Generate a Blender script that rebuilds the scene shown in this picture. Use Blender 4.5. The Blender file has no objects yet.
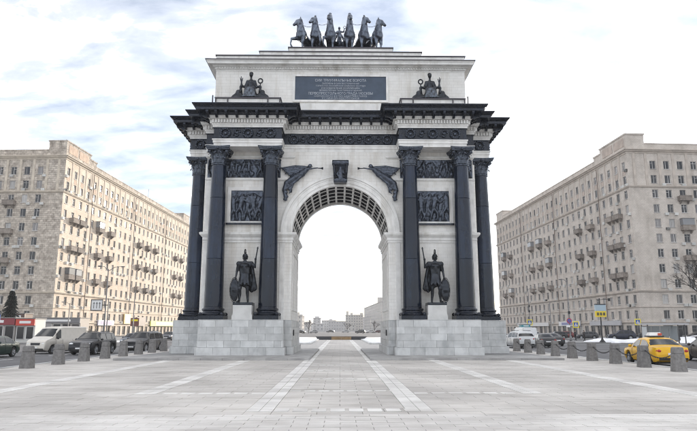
import bpy, bmesh, math, random
from math import sin, cos, pi, radians, sqrt, hypot, atan2
from mathutils import Vector, Matrix

random.seed(7)
S = bpy.context.scene
COL = S.collection

# ------------------------------------------------------------------ camera
FPX, W0, H0 = 600.0, 697.0, 431.0
PITCH = radians(10.712)
YAW = radians(0.797)
cam_d = bpy.data.cameras.new('camera')
cam_d.sensor_width = 36.0
cam_d.lens = 36.0 * FPX / W0
cam_d.clip_start = 0.1
cam_d.clip_end = 6000
cam = bpy.data.objects.new('camera', cam_d)
cam.location = (0, -41.2, 1.8)
cam.rotation_euler = (pi / 2 + PITCH, 0, -YAW)
COL.objects.link(cam)
S.camera = cam

# ------------------------------------------------------------------ sky, sun, exposure
SUN_EL, SUN_AZ = radians(11), radians(26)      # azimuth from +Y towards +X
wd = bpy.data.worlds.new('World')
S.world = wd
wd.use_nodes = True
nt = wd.node_tree
nt.nodes.clear()
def wn(t, **k):
    n = nt.nodes.new(t)
    for a, b in k.items():
        setattr(n, a, b)
    return n
L = nt.links.new
out = wn('ShaderNodeOutputWorld')
bg_sky = wn('ShaderNodeBackground')
bg_cl = wn('ShaderNodeBackground')
mixs = wn('ShaderNodeMixShader')
sky = wn('ShaderNodeTexSky', sky_type='NISHITA', sun_disc=False, sun_elevation=SUN_EL, sun_rotation=SUN_AZ)
sky.air_density = 1.0
sky.dust_density = 0.6
sky.ozone_density = 4.0
L(sky.outputs[0], bg_sky.inputs[0])
bg_sky.inputs[1].default_value = 0.06
bg_cl.inputs[0].default_value = (1.0, 0.985, 0.975, 1)
bg_cl.inputs[1].default_value = 1.2
tc = wn('ShaderNodeTexCoord')
sep = wn('ShaderNodeSeparateXYZ')
L(tc.outputs['Generated'], sep.inputs[0])
addz = wn('ShaderNodeMath', operation='ADD'); addz.inputs[1].default_value = 0.22
absz = wn('ShaderNodeMath', operation='ABSOLUTE')
L(sep.outputs[2], absz.inputs[0]); L(absz.outputs[0], addz.inputs[0])
dx = wn('ShaderNodeMath', operation='DIVIDE'); dy = wn('ShaderNodeMath', operation='DIVIDE')
L(sep.outputs[0], dx.inputs[0]); L(addz.outputs[0], dx.inputs[1])
L(sep.outputs[1], dy.inputs[0]); L(addz.outputs[0], dy.inputs[1])
comb = wn('ShaderNodeCombineXYZ')
L(dx.outputs[0], comb.inputs[0]); L(dy.outputs[0], comb.inputs[1])
mp = wn('ShaderNodeMapping')
mp.inputs['Rotation'].default_value = (0, 0, radians(28))
mp.inputs['Scale'].default_value = (1.5, 2.6, 1)
mp.inputs['Location'].default_value = (5.3, 2.2, 0)
L(comb.outputs[0], mp.inputs[0])
nz = wn('ShaderNodeTexNoise')
nz.inputs['Scale'].default_value = 2.7
nz.inputs['Detail'].default_value = 8
nz.inputs['Roughness'].default_value = 0.54
nz.inputs['Distortion'].default_value = 0.25
L(mp.outputs[0], nz.inputs['Vector'])
ramp = wn('ShaderNodeValToRGB')
ramp.color_ramp.elements[0].position = 0.34
ramp.color_ramp.elements[0].color = (0.17, 0.17, 0.17, 1)
ramp.color_ramp.elements[1].position = 0.61
ramp.color_ramp.elements[1].color = (1, 1, 1, 1)
k_ = ramp.color_ramp.elements.new(0.50); k_.color = (0.30, 0.30, 0.30, 1)
L(nz.outputs[0], ramp.inputs[0])
L(ramp.outputs[0], mixs.inputs[0])
L(bg_sky.outputs[0], mixs.inputs[1])
L(bg_cl.outputs[0], mixs.inputs[2])
L(mixs.outputs[0], out.inputs[0])

sun_d = bpy.data.lights.new('sun', 'SUN')
sun_d.energy = 2.5
sun_d.angle = radians(4.0)
sun_d.color = (1.0, 0.88, 0.74)
sun = bpy.data.objects.new('sun', sun_d)
sdir = Vector((sin(SUN_AZ) * cos(SUN_EL), cos(SUN_AZ) * cos(SUN_EL), sin(SUN_EL)))
sun.rotation_euler = sdir.to_track_quat('Z', 'Y').to_euler()
sun.location = (60, 40, 60)
COL.objects.link(sun)

S.view_settings.view_transform = 'Standard'
S.view_settings.look = 'None'
S.view_settings.gamma = 1.0
S.view_settings.exposure = 1.22
S.cycles.max_bounces = 6
S.cycles.diffuse_bounces = 3
S.cycles.volume_bounces = 1
S.cycles.use_denoising = True
S.cycles.filter_width = 1.1

# ------------------------------------------------------------------ materials
MATS = {}
def mat(name, col, rough=0.7, metal=0.0, var=0.0, nscale=3.0, bump=0.0, bscale=20.0, objvar=0.0, spec=None,
        col2=None, lo=0.4, hi=0.6, emit=0, tone=False, detail=5, stretch=None, world=False, stain=None):
    """Principled material: noise between col and col2, per-object variation, fine bump."""
    if name in MATS:
        return MATS[name]
    m = bpy.data.materials.new(name)
    m.use_nodes = True
    t = m.node_tree
    b = t.nodes['Principled BSDF']
    b.inputs['Roughness'].default_value = rough
    b.inputs['Metallic'].default_value = metal
    if spec is not None:
        b.inputs['Specular IOR Level'].default_value = spec
    b.inputs['Base Color'].default_value = (*col, 1)
    src = None
    lk = t.links.new
    tcn = t.nodes.new('ShaderNodeTexCoord')
    vec = tcn.outputs['Object']
    if world:
        vec = t.nodes.new('ShaderNodeNewGeometry').outputs['Position']
    if stretch:
        mpn = t.nodes.new('ShaderNodeMapping')
        mpn.inputs['Scale'].default_value = stretch
        lk(vec, mpn.inputs[0]); vec = mpn.outputs[0]
    if var or col2:
        c2 = col2 or tuple(c * (1 - var) for c in col)
        n = t.nodes.new('ShaderNodeTexNoise')
        n.inputs['Scale'].default_value = nscale
        n.inputs['Detail'].default_value = detail
        lk(vec, n.inputs['Vector'])
        r = t.nodes.new('ShaderNodeValToRGB')
        r.color_ramp.elements[0].position = lo
        r.color_ramp.elements[1].position = hi
        r.color_ramp.elements[0].color = (*c2, 1)
        r.color_ramp.elements[1].color = (*col, 1)
        lk(n.outputs[0], r.inputs[0])
        src = r.outputs[0]
    if objvar or tone:
        mul = t.nodes.new('ShaderNodeMix'); mul.data_type = 'RGBA'; mul.blend_type = 'MULTIPLY'
        mul.inputs[0].default_value = 1.0
        if tone:
            at_ = t.nodes.new('ShaderNodeAttribute'); at_.attribute_name = 'tone'
            fac = at_.outputs['Fac']
        else:
            oi = t.nodes.new('ShaderNodeObjectInfo')
            fac = oi.outputs['Random']
        mr = t.nodes.new('ShaderNodeMapRange')
        mr.inputs['To Min'].default_value = 1 - (objvar or 0.2)
        mr.inputs['To Max'].default_value = 1.0
        lk(fac, mr.inputs['Value'])
        cb = t.nodes.new('ShaderNodeCombineColor')
        for i in range(3):
            lk(mr.outputs[0], cb.inputs[i])
        if src:
            lk(src, mul.inputs[6])
        else:
            mul.inputs[6].default_value = (*col, 1)
        lk(cb.outputs[0], mul.inputs[7])
        src = mul.outputs[2]
    if stain:                                # (scale vector, darkest multiplier, threshold lo, hi)
        mpn = t.nodes.new('ShaderNodeMapping'); mpn.inputs['Scale'].default_value = stain[0]
        lk(t.nodes.new('ShaderNodeNewGeometry').outputs['Position'], mpn.inputs[0])
        n3 = t.nodes.new('ShaderNodeTexNoise'); n3.inputs['Scale'].default_value = 1; n3.inputs['Detail'].default_value = 7; n3.inputs['Roughness'].default_value = .62
        lk(mpn.outputs[0], n3.inputs['Vector'])
        r3 = t.nodes.new('ShaderNodeValToRGB')
        r3.color_ramp.elements[0].position = stain[2]; r3.color_ramp.elements[0].color = (*stain[1], 1)
        r3.color_ramp.elements[1].position = stain[3]; r3.color_ramp.elements[1].color = (1, 1, 1, 1)
        lk(n3.outputs[0], r3.inputs[0])
        m3 = t.nodes.new('ShaderNodeMix'); m3.data_type = 'RGBA'; m3.blend_type = 'MULTIPLY'; m3.inputs[0].default_value = 1
        if src: lk(src, m3.inputs[6])
        else: m3.inputs[6].default_value = (*col, 1)
        lk(r3.outputs[0], m3.inputs[7]); src = m3.outputs[2]
    if src:
        lk(src, b.inputs['Base Color'])
    if bump:
        n2 = t.nodes.new('ShaderNodeTexNoise')
        n2.inputs['Scale'].default_value = bscale
        n2.inputs['Detail'].default_value = 4
        lk(vec, n2.inputs['Vector'])
        bp = t.nodes.new('ShaderNodeBump')
        bp.inputs['Strength'].default_value = bump
        bp.inputs['Distance'].default_value = 0.05
        lk(n2.outputs[0], bp.inputs['Height'])
        lk(bp.outputs[0], b.inputs['Normal'])
    if emit:
        b.inputs['Emission Color'].default_value = (*col, 1)
        b.inputs['Emission Strength'].default_value = emit
    MATS[name] = m
    return m

def brick_mat(name, c1, c2, mortar, scale, w, h, msize=0.02, patch=None, pscale=0.4, axis='xz', bump=0.3, streak=None):
    m = bpy.data.materials.new(name)
    m.use_nodes = True
    t = m.node_tree
    b = t.nodes['Principled BSDF']
    b.inputs['Roughness'].default_value = 0.85
    lk = t.links.new
    tcn = t.nodes.new('ShaderNodeTexCoord')
    sp = t.nodes.new('ShaderNodeSeparateXYZ'); lk(tcn.outputs['Object'], sp.inputs[0])
    cm = t.nodes.new('ShaderNodeCombineXYZ')
    ad = t.nodes.new('ShaderNodeMath'); ad.operation = 'ADD'
    lk(sp.outputs[0], ad.inputs[0]); lk(sp.outputs[1], ad.inputs[1])
    lk(ad.outputs[0], cm.inputs[0]); lk(sp.outputs[2], cm.inputs[1])
    br = t.nodes.new('ShaderNodeTexBrick')
    br.inputs['Color1'].default_value = (*c1, 1)
    br.inputs['Color2'].default_value = (*c2, 1)
    br.inputs['Mortar'].default_value = (*mortar, 1)
    br.inputs['Scale'].default_value = scale
    br.inputs['Brick Width'].default_value = w
    br.inputs['Row Height'].default_value = h
    br.inputs['Mortar Size'].default_value = msize
    lk(cm.outputs[0], br.inputs['Vector'])
    src = br.outputs['Color']
    if patch:
        n = t.nodes.new('ShaderNodeTexNoise'); n.inputs['Scale'].default_value = pscale; n.inputs['Detail'].default_value = 6
        n.inputs['Roughness'].default_value = 0.65
        lk(tcn.outputs['Object'], n.inputs['Vector'])
        r = t.nodes.new('ShaderNodeValToRGB')
        r.color_ramp.elements[0].position = 0.35; r.color_ramp.elements[0].color = (*patch, 1)
        r.color_ramp.elements[1].position = 0.65; r.color_ramp.elements[1].color = (1, 1, 1, 1)
        lk(n.outputs[0], r.inputs[0])
        mx = t.nodes.new('ShaderNodeMix'); mx.data_type = 'RGBA'; mx.blend_type = 'MULTIPLY'; mx.inputs[0].default_value = 1
        lk(src, mx.inputs[6]); lk(r.outputs[0], mx.inputs[7])
        src = mx.outputs[2]
    if streak:
        mpn = t.nodes.new('ShaderNodeMapping'); mpn.inputs['Scale'].default_value = streak[0]
        lk(tcn.outputs['Object'], mpn.inputs[0])
        n3 = t.nodes.new('ShaderNodeTexNoise'); n3.inputs['Scale'].default_value = 1; n3.inputs['Detail'].default_value = 8; n3.inputs['Roughness'].default_value = .65
        lk(mpn.outputs[0], n3.inputs['Vector'])
        r3 = t.nodes.new('ShaderNodeValToRGB')
        r3.color_ramp.elements[0].position = .30; r3.color_ramp.elements[0].color = (*streak[1], 1)
        r3.color_ramp.elements[1].position = .50; r3.color_ramp.elements[1].color = (1, 1, 1, 1)
        lk(n3.outputs[0], r3.inputs[0])
        m3 = t.nodes.new('ShaderNodeMix'); m3.data_type = 'RGBA'; m3.blend_type = 'MULTIPLY'; m3.inputs[0].default_value = 1
        lk(src, m3.inputs[6]); lk(r3.outputs[0], m3.inputs[7]); src = m3.outputs[2]
    lk(src, b.inputs['Base Color'])
    MATS[name] = m
    return m

WHITE = brick_mat('white_stone', (0.86, 0.848, 0.825), (0.82, 0.808, 0.785), (0.68, 0.67, 0.65), 1.0, 0.62, 0.24, 0.008,
                  patch=(0.90, 0.89, 0.87), pscale=0.9, streak=((1.8, 1.8, .16), (.80, .775, .74)))
PLASTER = mat('white_moulding', (0.84, 0.83, 0.81), 0.8, var=0.14, nscale=1.3, bump=0.1, bscale=30, stain=((1.6, 1.6, .22), (.76, .74, .71), .30, .48))
IRON = mat('dark_iron', (0.013, 0.019, 0.033), 0.26, 0.3, var=0.3, nscale=2.5, bump=0.05, bscale=15, stain=((2, 2, .8), (.6, .6, .62), .38, .6))
IRON_COL = mat('dark_iron_drum', (0.014, 0.026, 0.056), 0.20, 0.25, var=0.3, nscale=1.2, bump=0.03, bscale=12, objvar=0.5, stain=((3.5, 3.5, .25), (.5, .52, .55), .35, .6))
IRON_ROUGH = mat('dark_iron_relief', (0.085, 0.100, 0.132), 0.26, 0.6, var=0.5, nscale=7, bump=0.25, bscale=14)
BRONZE = mat('dark_bronze', (0.040, 0.045, 0.055), 0.24, 0.75, var=0.5, nscale=5, bump=0.1, bscale=30)
PATINA = mat('patinated_bronze', (0.15, 0.175, 0.22), 0.30, 0.75, col2=(0.03, 0.035, 0.05), nscale=2.6, lo=0.40, hi=0.6)
GRANITE = mat('grey_granite', (0.64, 0.65, 0.65), 0.6, var=0.15, nscale=1.8, objvar=0.22, bump=0.06, bscale=60, world=True, stain=((1.1, 1.1, .5), (.76, .77, .78), .34, .5))
GRANITE_D = mat('dark_granite_joint', (0.2, 0.2, 0.2), 0.8)
PLAQUE = mat('slate_plaque', (0.050, 0.072, 0.11), 0.4, 0.2, var=0.2, nscale=2)
LETTER = mat('pale_lettering', (0.42, 0.45, 0.5), 0.5)
FLASH = mat('dark_flashing', (0.07, 0.065, 0.075), 0.5, 0.5)
PAVE = mat('grey_paving', (0.61, 0.585, 0.555), 0.75, col2=(0.44, 0.42, 0.40), nscale=0.22, lo=0.36, hi=0.62, objvar=0.08, tone=True, bump=0.08, bscale=60, detail=8, world=True, spec=0.15, stain=((.5, 1.2, 1), (.80, .79, .78), .34, .54))
PAVE_OBJ = mat('pale_setts', (0.68, 0.66, 0.635), 0.75, col2=(0.52, 0.50, 0.48), nscale=0.3, lo=0.36, hi=0.62, objvar=0.10, bump=0.08, bscale=60, detail=8, world=True, spec=0.15, stain=((.5, 1.2, 1), (.80, .79, .78), .34, .54))
PAVE_L = mat('pale_band_stone', (0.80, 0.785, 0.76), 0.7, col2=(0.60, 0.585, 0.565), nscale=0.7, lo=0.34, hi=0.6, objvar=0.12, tone=True, bump=0.05, bscale=50, world=True, spec=0.15, stain=((.5, 1.2, 1), (.80, .79, .78), .34, .54))
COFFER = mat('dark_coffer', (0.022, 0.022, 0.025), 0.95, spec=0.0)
PLATF = mat('platform_granite', (0.40, 0.395, 0.39), 0.75, var=0.25, nscale=1.2, objvar=0.12, world=True, spec=0.2)  # granite darkened so the step's riser carries its shade in the colour
JOINT = mat('paving_joint', (0.47, 0.455, 0.44), 0.9, var=0.2, nscale=2)
ASPHALT = mat('asphalt', (0.17, 0.17, 0.175), 0.85, spec=0.15, col2=(0.11, 0.11, 0.115), nscale=0.15, lo=0.35, hi=0.65, bump=0.15, bscale=40, detail=8)
PAINT = mat('road_paint', (0.7, 0.7, 0.69), 0.7, var=0.3, nscale=2)
SNOW = mat('snow', (0.82, 0.83, 0.86), 0.9, var=0.12, nscale=1.5, bump=0.6, bscale=2.5)
BOLL = mat('bollard_granite', (0.22, 0.212, 0.208), 0.65, col2=(0.15, 0.145, 0.142), nscale=9, lo=0.35, hi=0.62, objvar=0.2, bump=0.1, bscale=60, world=True)
BLACK = mat('black_metal', (0.02, 0.02, 0.022), 0.5, 0.3)
RUBBER = mat('rubber', (0.02, 0.02, 0.02), 0.85)
RIM = mat('wheel_rim', (0.35, 0.36, 0.38), 0.35, 0.8)
GLASS = mat('car_glass', (0.012, 0.014, 0.017), 0.06, 0.0, spec=0.45)
HEADL = mat('headlight', (0.75, 0.78, 0.8), 0.15, 0.3)
TAILL = mat('taillight', (0.35, 0.015, 0.015), 0.2)
PLATE = mat('number_plate', (0.75, 0.75, 0.75), 0.5)
CHROME = mat('grille', (0.06, 0.06, 0.065), 0.35, 0.6)
STEEL = mat('grey_steel', (0.16, 0.16, 0.165), 0.5, 0.5, var=0.2)
STONE_L = brick_mat('mottled_facade_stone', (0.70, 0.63, 0.55), (0.49, 0.43, 0.37), (0.34, 0.30, 0.26), 1.0, 0.95, 0.5, 0.03,
                    patch=(0.52, 0.51, 0.50), pscale=0.9, streak=((.8, .8, .6), (.62, .60, .58)))
STONE_R = brick_mat('beige_facade_tile', (0.62, 0.565, 0.515), (0.56, 0.51, 0.46), (0.45, 0.41, 0.37), 1.0, 0.6, 0.3, 0.02,
                    patch=(0.76, 0.75, 0.74), pscale=0.35, streak=((.5, .5, .12), (.76, .74, .72)))
TRIM_L = mat('facade_trim_left', (0.60, 0.53, 0.44), 0.85, var=0.2, nscale=0.7)
TRIM_R = mat('facade_trim_right', (0.52, 0.46, 0.405), 0.85, var=0.2, nscale=0.7)
PINK = mat('pinkish_panel', (0.58, 0.44, 0.34), 0.85, var=0.25, nscale=0.8)
WFRAME = mat('window_frame_white', (0.62, 0.61, 0.60), 0.6, objvar=0.5)
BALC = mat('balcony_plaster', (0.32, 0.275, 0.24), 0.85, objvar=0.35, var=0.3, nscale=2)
ACM = mat('air_conditioner_white', (0.6, 0.6, 0.58), 0.6, objvar=0.3)
ROOFM = mat('roof_sheet', (0.22, 0.21, 0.2), 0.7)

def pane_mat():
    m = bpy.data.materials.new('window_pane')
    m.use_nodes = True
    t = m.node_tree; b = t.nodes['Principled BSDF']
    oi = t.nodes.new('ShaderNodeObjectInfo')
    r = t.nodes.new('ShaderNodeValToRGB')
    e = r.color_ramp.elements
    e[0].position = 0.0; e[0].color = (0.02, 0.022, 0.026, 1)
    e[1].position = 1.0; e[1].color = (0.42, 0.41, 0.40, 1)
    k = e.new(0.62); k.color = (0.03, 0.032, 0.038, 1)
    k = e.new(0.78); k.color = (0.22, 0.21, 0.21, 1)
    t.links.new(oi.outputs['Random'], r.inputs[0])
    t.links.new(r.outputs[0], b.inputs['Base Color'])
    b.inputs['Roughness'].default_value = 0.07
    b.inputs['Specular IOR Level'].default_value = 0.35
    return m
PANE = pane_mat()

# ------------------------------------------------------------------ mesh helpers
class MB:
    def __init__(s):
        s.v, s.f, s.tone = [], [], []
    def box(s, x0, x1, y0, y1, z0, z1, tone=None):
        b = len(s.v)
        s.v += [(x0, y0, z0), (x1, y0, z0), (x1, y1, z0), (x0, y1, z0), (x0, y0, z1), (x1, y0, z1), (x1, y1, z1), (x0, y1, z1)]
        fs = [(0, 3, 2, 1), (4, 5, 6, 7), (0, 1, 5, 4), (1, 2, 6, 5), (2, 3, 7, 6), (3, 0, 4, 7)]
        s.f += [tuple(b + i for i in q) for q in fs]
        if tone is not None:
            s.tone += [tone] * 6
        return s
    def hexa(s, pts):
        b = len(s.v); s.v += [tuple(p) for p in pts]
        s.f += [tuple(b + i for i in q) for q in [(0, 3, 2, 1), (4, 5, 6, 7), (0, 1, 5, 4), (1, 2, 6, 5), (2, 3, 7, 6), (3, 0, 4, 7)]]
        return s
    def poly(s, pts):
        b = len(s.v); s.v += [tuple(p) for p in pts]; s.f.append(tuple(range(b, b + len(pts)))); return s
    def tube(s, p0, p1, r0, r1=None, n=8, cap=True):
        r1 = r0 if r1 is None else r1
        p0, p1 = Vector(p0), Vector(p1)
        d = (p1 - p0).normalized()
        a = d.cross(Vector((0, 0, 1)))
        if a.length < 1e-3: a = d.cross(Vector((1, 0, 0)))
        a.normalize(); c = d.cross(a)
        b = len(s.v)
        for p, r in ((p0, r0), (p1, r1)):
            for i in range(n):
                t = 2 * pi * i / n
                s.v.append(tuple(p + a * (cos(t) * r) + c * (sin(t) * r)))
        for i in range(n):
            j = (i + 1) % n
            s.f.append((b + i, b + j, b + n + j, b + n + i))
        if cap:
            s.f.append(tuple(range(b, b + n))[::-1]); s.f.append(tuple(range(b + n, b + 2 * n)))
        return s
    def lathe(s, prof, n=24, c=(0, 0), axis='z', cap=True):
        b = len(s.v)
        for r, z in prof:
            for i in range(n):
                t = 2 * pi * i / n
                if axis == 'z': s.v.append((c[0] + r * cos(t), c[1] + r * sin(t), z))
                else: s.v.append((z, c[0] + r * cos(t), c[1] + r * sin(t)))
        m = len(prof)
        for k in range(m - 1):
            for i in range(n):
                j = (i + 1) % n
                s.f.append((b + k * n + i, b + k * n + j, b + (k + 1) * n + j, b + (k + 1) * n + i))
        if cap:
            s.f.append(tuple(b + i for i in range(n))[::-1]); s.f.append(tuple(b + (m - 1) * n + i for i in range(n)))
        return s
    def torus(s, c, R, r, nx='y', n=16, m=6, sx=1.0, sz=1.0):
        b = len(s.v)
        for i in range(n):
            t = 2 * pi * i / n
            for j in range(m):
                q = 2 * pi * j / m
                rr = R + r * cos(q); h = r * sin(q)
                if nx == 'y': p = (c[0] + rr * cos(t) * sx, c[1] + h, c[2] + rr * sin(t) * sz)
                elif nx == 'x': p = (c[0] + h, c[1] + rr * cos(t) * sx, c[2] + rr * sin(t) * sz)
                else: p = (c[0] + rr * cos(t) * sx, c[1] + rr * sin(t) * sz, c[2] + h)
                s.v.append(p)
        for i in range(n):
            for j in range(m):
                i2, j2 = (i + 1) % n, (j + 1) % m
                s.f.append((b + i * m + j, b + i2 * m + j, b + i2 * m + j2, b + i * m + j2))
        return s
    def ball(s, c, r, n=8, m=5, sc=(1, 1, 1)):
        b = len(s.v)
        for k in range(m + 1):
            ph = pi * k / m
            for i in range(n):
                t = 2 * pi * i / n
                s.v.append((c[0] + r * sc[0] * sin(ph) * cos(t), c[1] + r * sc[1] * sin(ph) * sin(t), c[2] + r * sc[2] * cos(ph)))
        for k in range(m):
            for i in range(n):
                j = (i + 1) % n
                s.f.append((b + k * n + i, b + (k + 1) * n + i, b + (k + 1) * n + j, b + k * n + j))
        return s
    def mesh(s, name, m=None, smooth=False):
        me = bpy.data.meshes.new(name)
        me.from_pydata(s.v, [], s.f)
        if s.tone and len(s.tone) == len(s.f):
            at_ = me.attributes.new('tone', 'FLOAT', 'FACE')
            at_.data.foreach_set('value', s.tone)
        if smooth:
            me.polygons.foreach_set('use_smooth', [True] * len(me.polygons))
        if m: me.materials.append(m)
        me.update()
        return me
    def build(s, name, m=None, parent=None, loc=(0, 0, 0), smooth=False, kind=None, rot=0):
        return link(name, s.mesh(name, m, smooth), parent, loc, kind, rot)

def link(name, me, parent=None, loc=(0, 0, 0), kind=None, rot=0):
    o = bpy.data.objects.new(name, me)
    COL.objects.link(o)
    o.location = loc
    if rot: o.rotation_euler = (0, 0, rot)
    if parent: o.parent = parent
    if kind: o['kind'] = kind
    return o
def E(name, loc=(0, 0, 0), rot=0, parent=None):
    o = bpy.data.objects.new(name, None)
    o.empty_display_size = 0.5
    COL.objects.link(o)
    o.location = loc
    o.rotation_euler = (0, 0, rot)
    if parent: o.parent = parent
    return o
def tag(o, label, cat, group=None):
    o['label'] = label; o['category'] = cat
    if group: o['group'] = group
    return o
def copy_tree(o, parent=None):
    c = o.copy(); COL.objects.link(c); c.parent = parent
    for ch in list(o.children):
        copy_tree(ch, c)
    return c
def smooth_by_angle(me, deg=40):
    bm = bmesh.new(); bm.from_mesh(me)
    for f in bm.faces: f.smooth = True
    for e in bm.edges:
        if len(e.link_faces) == 2 and e.calc_face_angle(0) > radians(deg): e.smooth = False
    bm.to_mesh(me); bm.free()
    return me

ICO = {}
def ico_pts(sub=1):
    if sub not in ICO:
        bm = bmesh.new(); bmesh.ops.create_icosphere(bm, subdivisions=sub, radius=1)
        ICO[sub] = [v.co.copy() for v in bm.verts]; bm.free()
    return ICO[sub]
def blob_mesh(prims, voxel, name, m, smooth_it=2, sub=2):
    """One continuous surface from tapered capsules ('c',p0,r0,p1,r1) and ellipsoids ('e',c,(rx,ry,rz)[,euler])."""
    bm = bmesh.new()
    for p in prims:
        pts = []
        if p[0] == 'c':
            _, a, ra, b2, rb = p
            for q in ico_pts(sub): pts.append(Vector(a) + q * ra); pts.append(Vector(b2) + q * rb)
        else:
            c, r = Vector(p[1]), p[2]
            R = Matrix.Identity(3)
            if len(p) > 3:
                from mathutils import Euler
                R = Euler(p[3]).to_matrix()
            for q in ico_pts(sub): pts.append(c + R @ Vector((q.x * r[0], q.y * r[1], q.z * r[2])))
        vs = [bm.verts.new(q) for q in pts]
        res = bmesh.ops.convex_hull(bm, input=vs)
        dead = set(e for e in res['geom_interior'] if isinstance(e, bmesh.types.BMVert)) | set(e for e in res['geom_unused'] if isinstance(e, bmesh.types.BMVert))
        if dead: bmesh.ops.delete(bm, geom=list(dead), context='VERTS')
    bmesh.ops.recalc_face_normals(bm, faces=bm.faces)
    me = bpy.data.meshes.new('tmp'); bm.to_mesh(me); bm.free()
    o = bpy.data.objects.new('tmp', me); COL.objects.link(o)
    md = o.modifiers.new('r', 'REMESH'); md.mode = 'VOXEL'; md.voxel_size = voxel
    dg = bpy.context.evaluated_depsgraph_get()
    ev = o.evaluated_get(dg)
    me2 = bpy.data.meshes.new_from_object(ev)
    bpy.data.objects.remove(o); bpy.data.meshes.remove(me)
    bm = bmesh.new(); bm.from_mesh(me2)
    for _ in range(smooth_it):
        bmesh.ops.smooth_vert(bm, verts=bm.verts, factor=0.5, use_axis_x=True, use_axis_y=True, use_axis_z=True)
    for f in bm.faces: f.smooth = True
    bm.to_mesh(me2); bm.free()
    me2.name = name
    me2.materials.clear(); me2.materials.append(m)
    return me2

CUBE = {}
def cube_mesh(m):
    if m.name not in CUBE:
        CUBE[m.name] = MB().box(-.5, .5, -.5, .5, -.5, .5).mesh('block', m)
    return CUBE[m.name]
def block(name, m, x0, x1, y0, y1, z0, z1, parent):
    o = link(name, cube_mesh(m), parent, ((x0 + x1) / 2, (y0 + y1) / 2, (z0 + z1) / 2))
    o.scale = (x1 - x0, y1 - y0, z1 - z0)
    return o

def offs(poly, d):
    n = len(poly); r = []
    for i in range(n):
        p0, p1, p2 = Vector(poly[i - 1]), Vector(poly[i]), Vector(poly[(i + 1) % n])
        e1 = (p1 - p0).normalized(); e2 = (p2 - p1).normalized()
        n1 = Vector((e1.y, -e1.x)); n2 = Vector((e2.y, -e2.x))       # outward for CCW
        k = 1 + n1.dot(n2)
        q = p1 + (n1 + n2) * (d / k)
        r.append((q.x, q.y))
    return r
def ring(mb, poly, prof, cap_lo=False, cap_hi=False):
    n = len(poly); b = len(mb.v)
    for d, z in prof:
        mb.v += [(x, y, z) for x, y in offs(poly, d)]
    for k in range(len(prof) - 1):
        for i in range(n):
            j = (i + 1) % n
            mb.f.append((b + k * n + i, b + k * n + j, b + (k + 1) * n + j, b + (k + 1) * n + i))
    if cap_lo: mb.f.append(tuple(range(b, b + n))[::-1])
    if cap_hi: mb.f.append(tuple(b + (len(prof) - 1) * n + i for i in range(n)))
    return mb

# ================================================================== SETTING
def ground_sheet():
    mb = MB()
    mb.poly([(-1800, -200, -0.12), (1800, -200, -0.12), (1800, 3000, -0.12), (-1800, 3000, -0.12)])
    mb.build('road', ASPHALT, kind='structure')
ground_sheet()

PX_ = 15.7                                   # half width of the plaza
plaza = MB().box(-PX_, PX_, -60, 100, -0.6, -0.035).build('plaza', JOINT, kind='structure')

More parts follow.
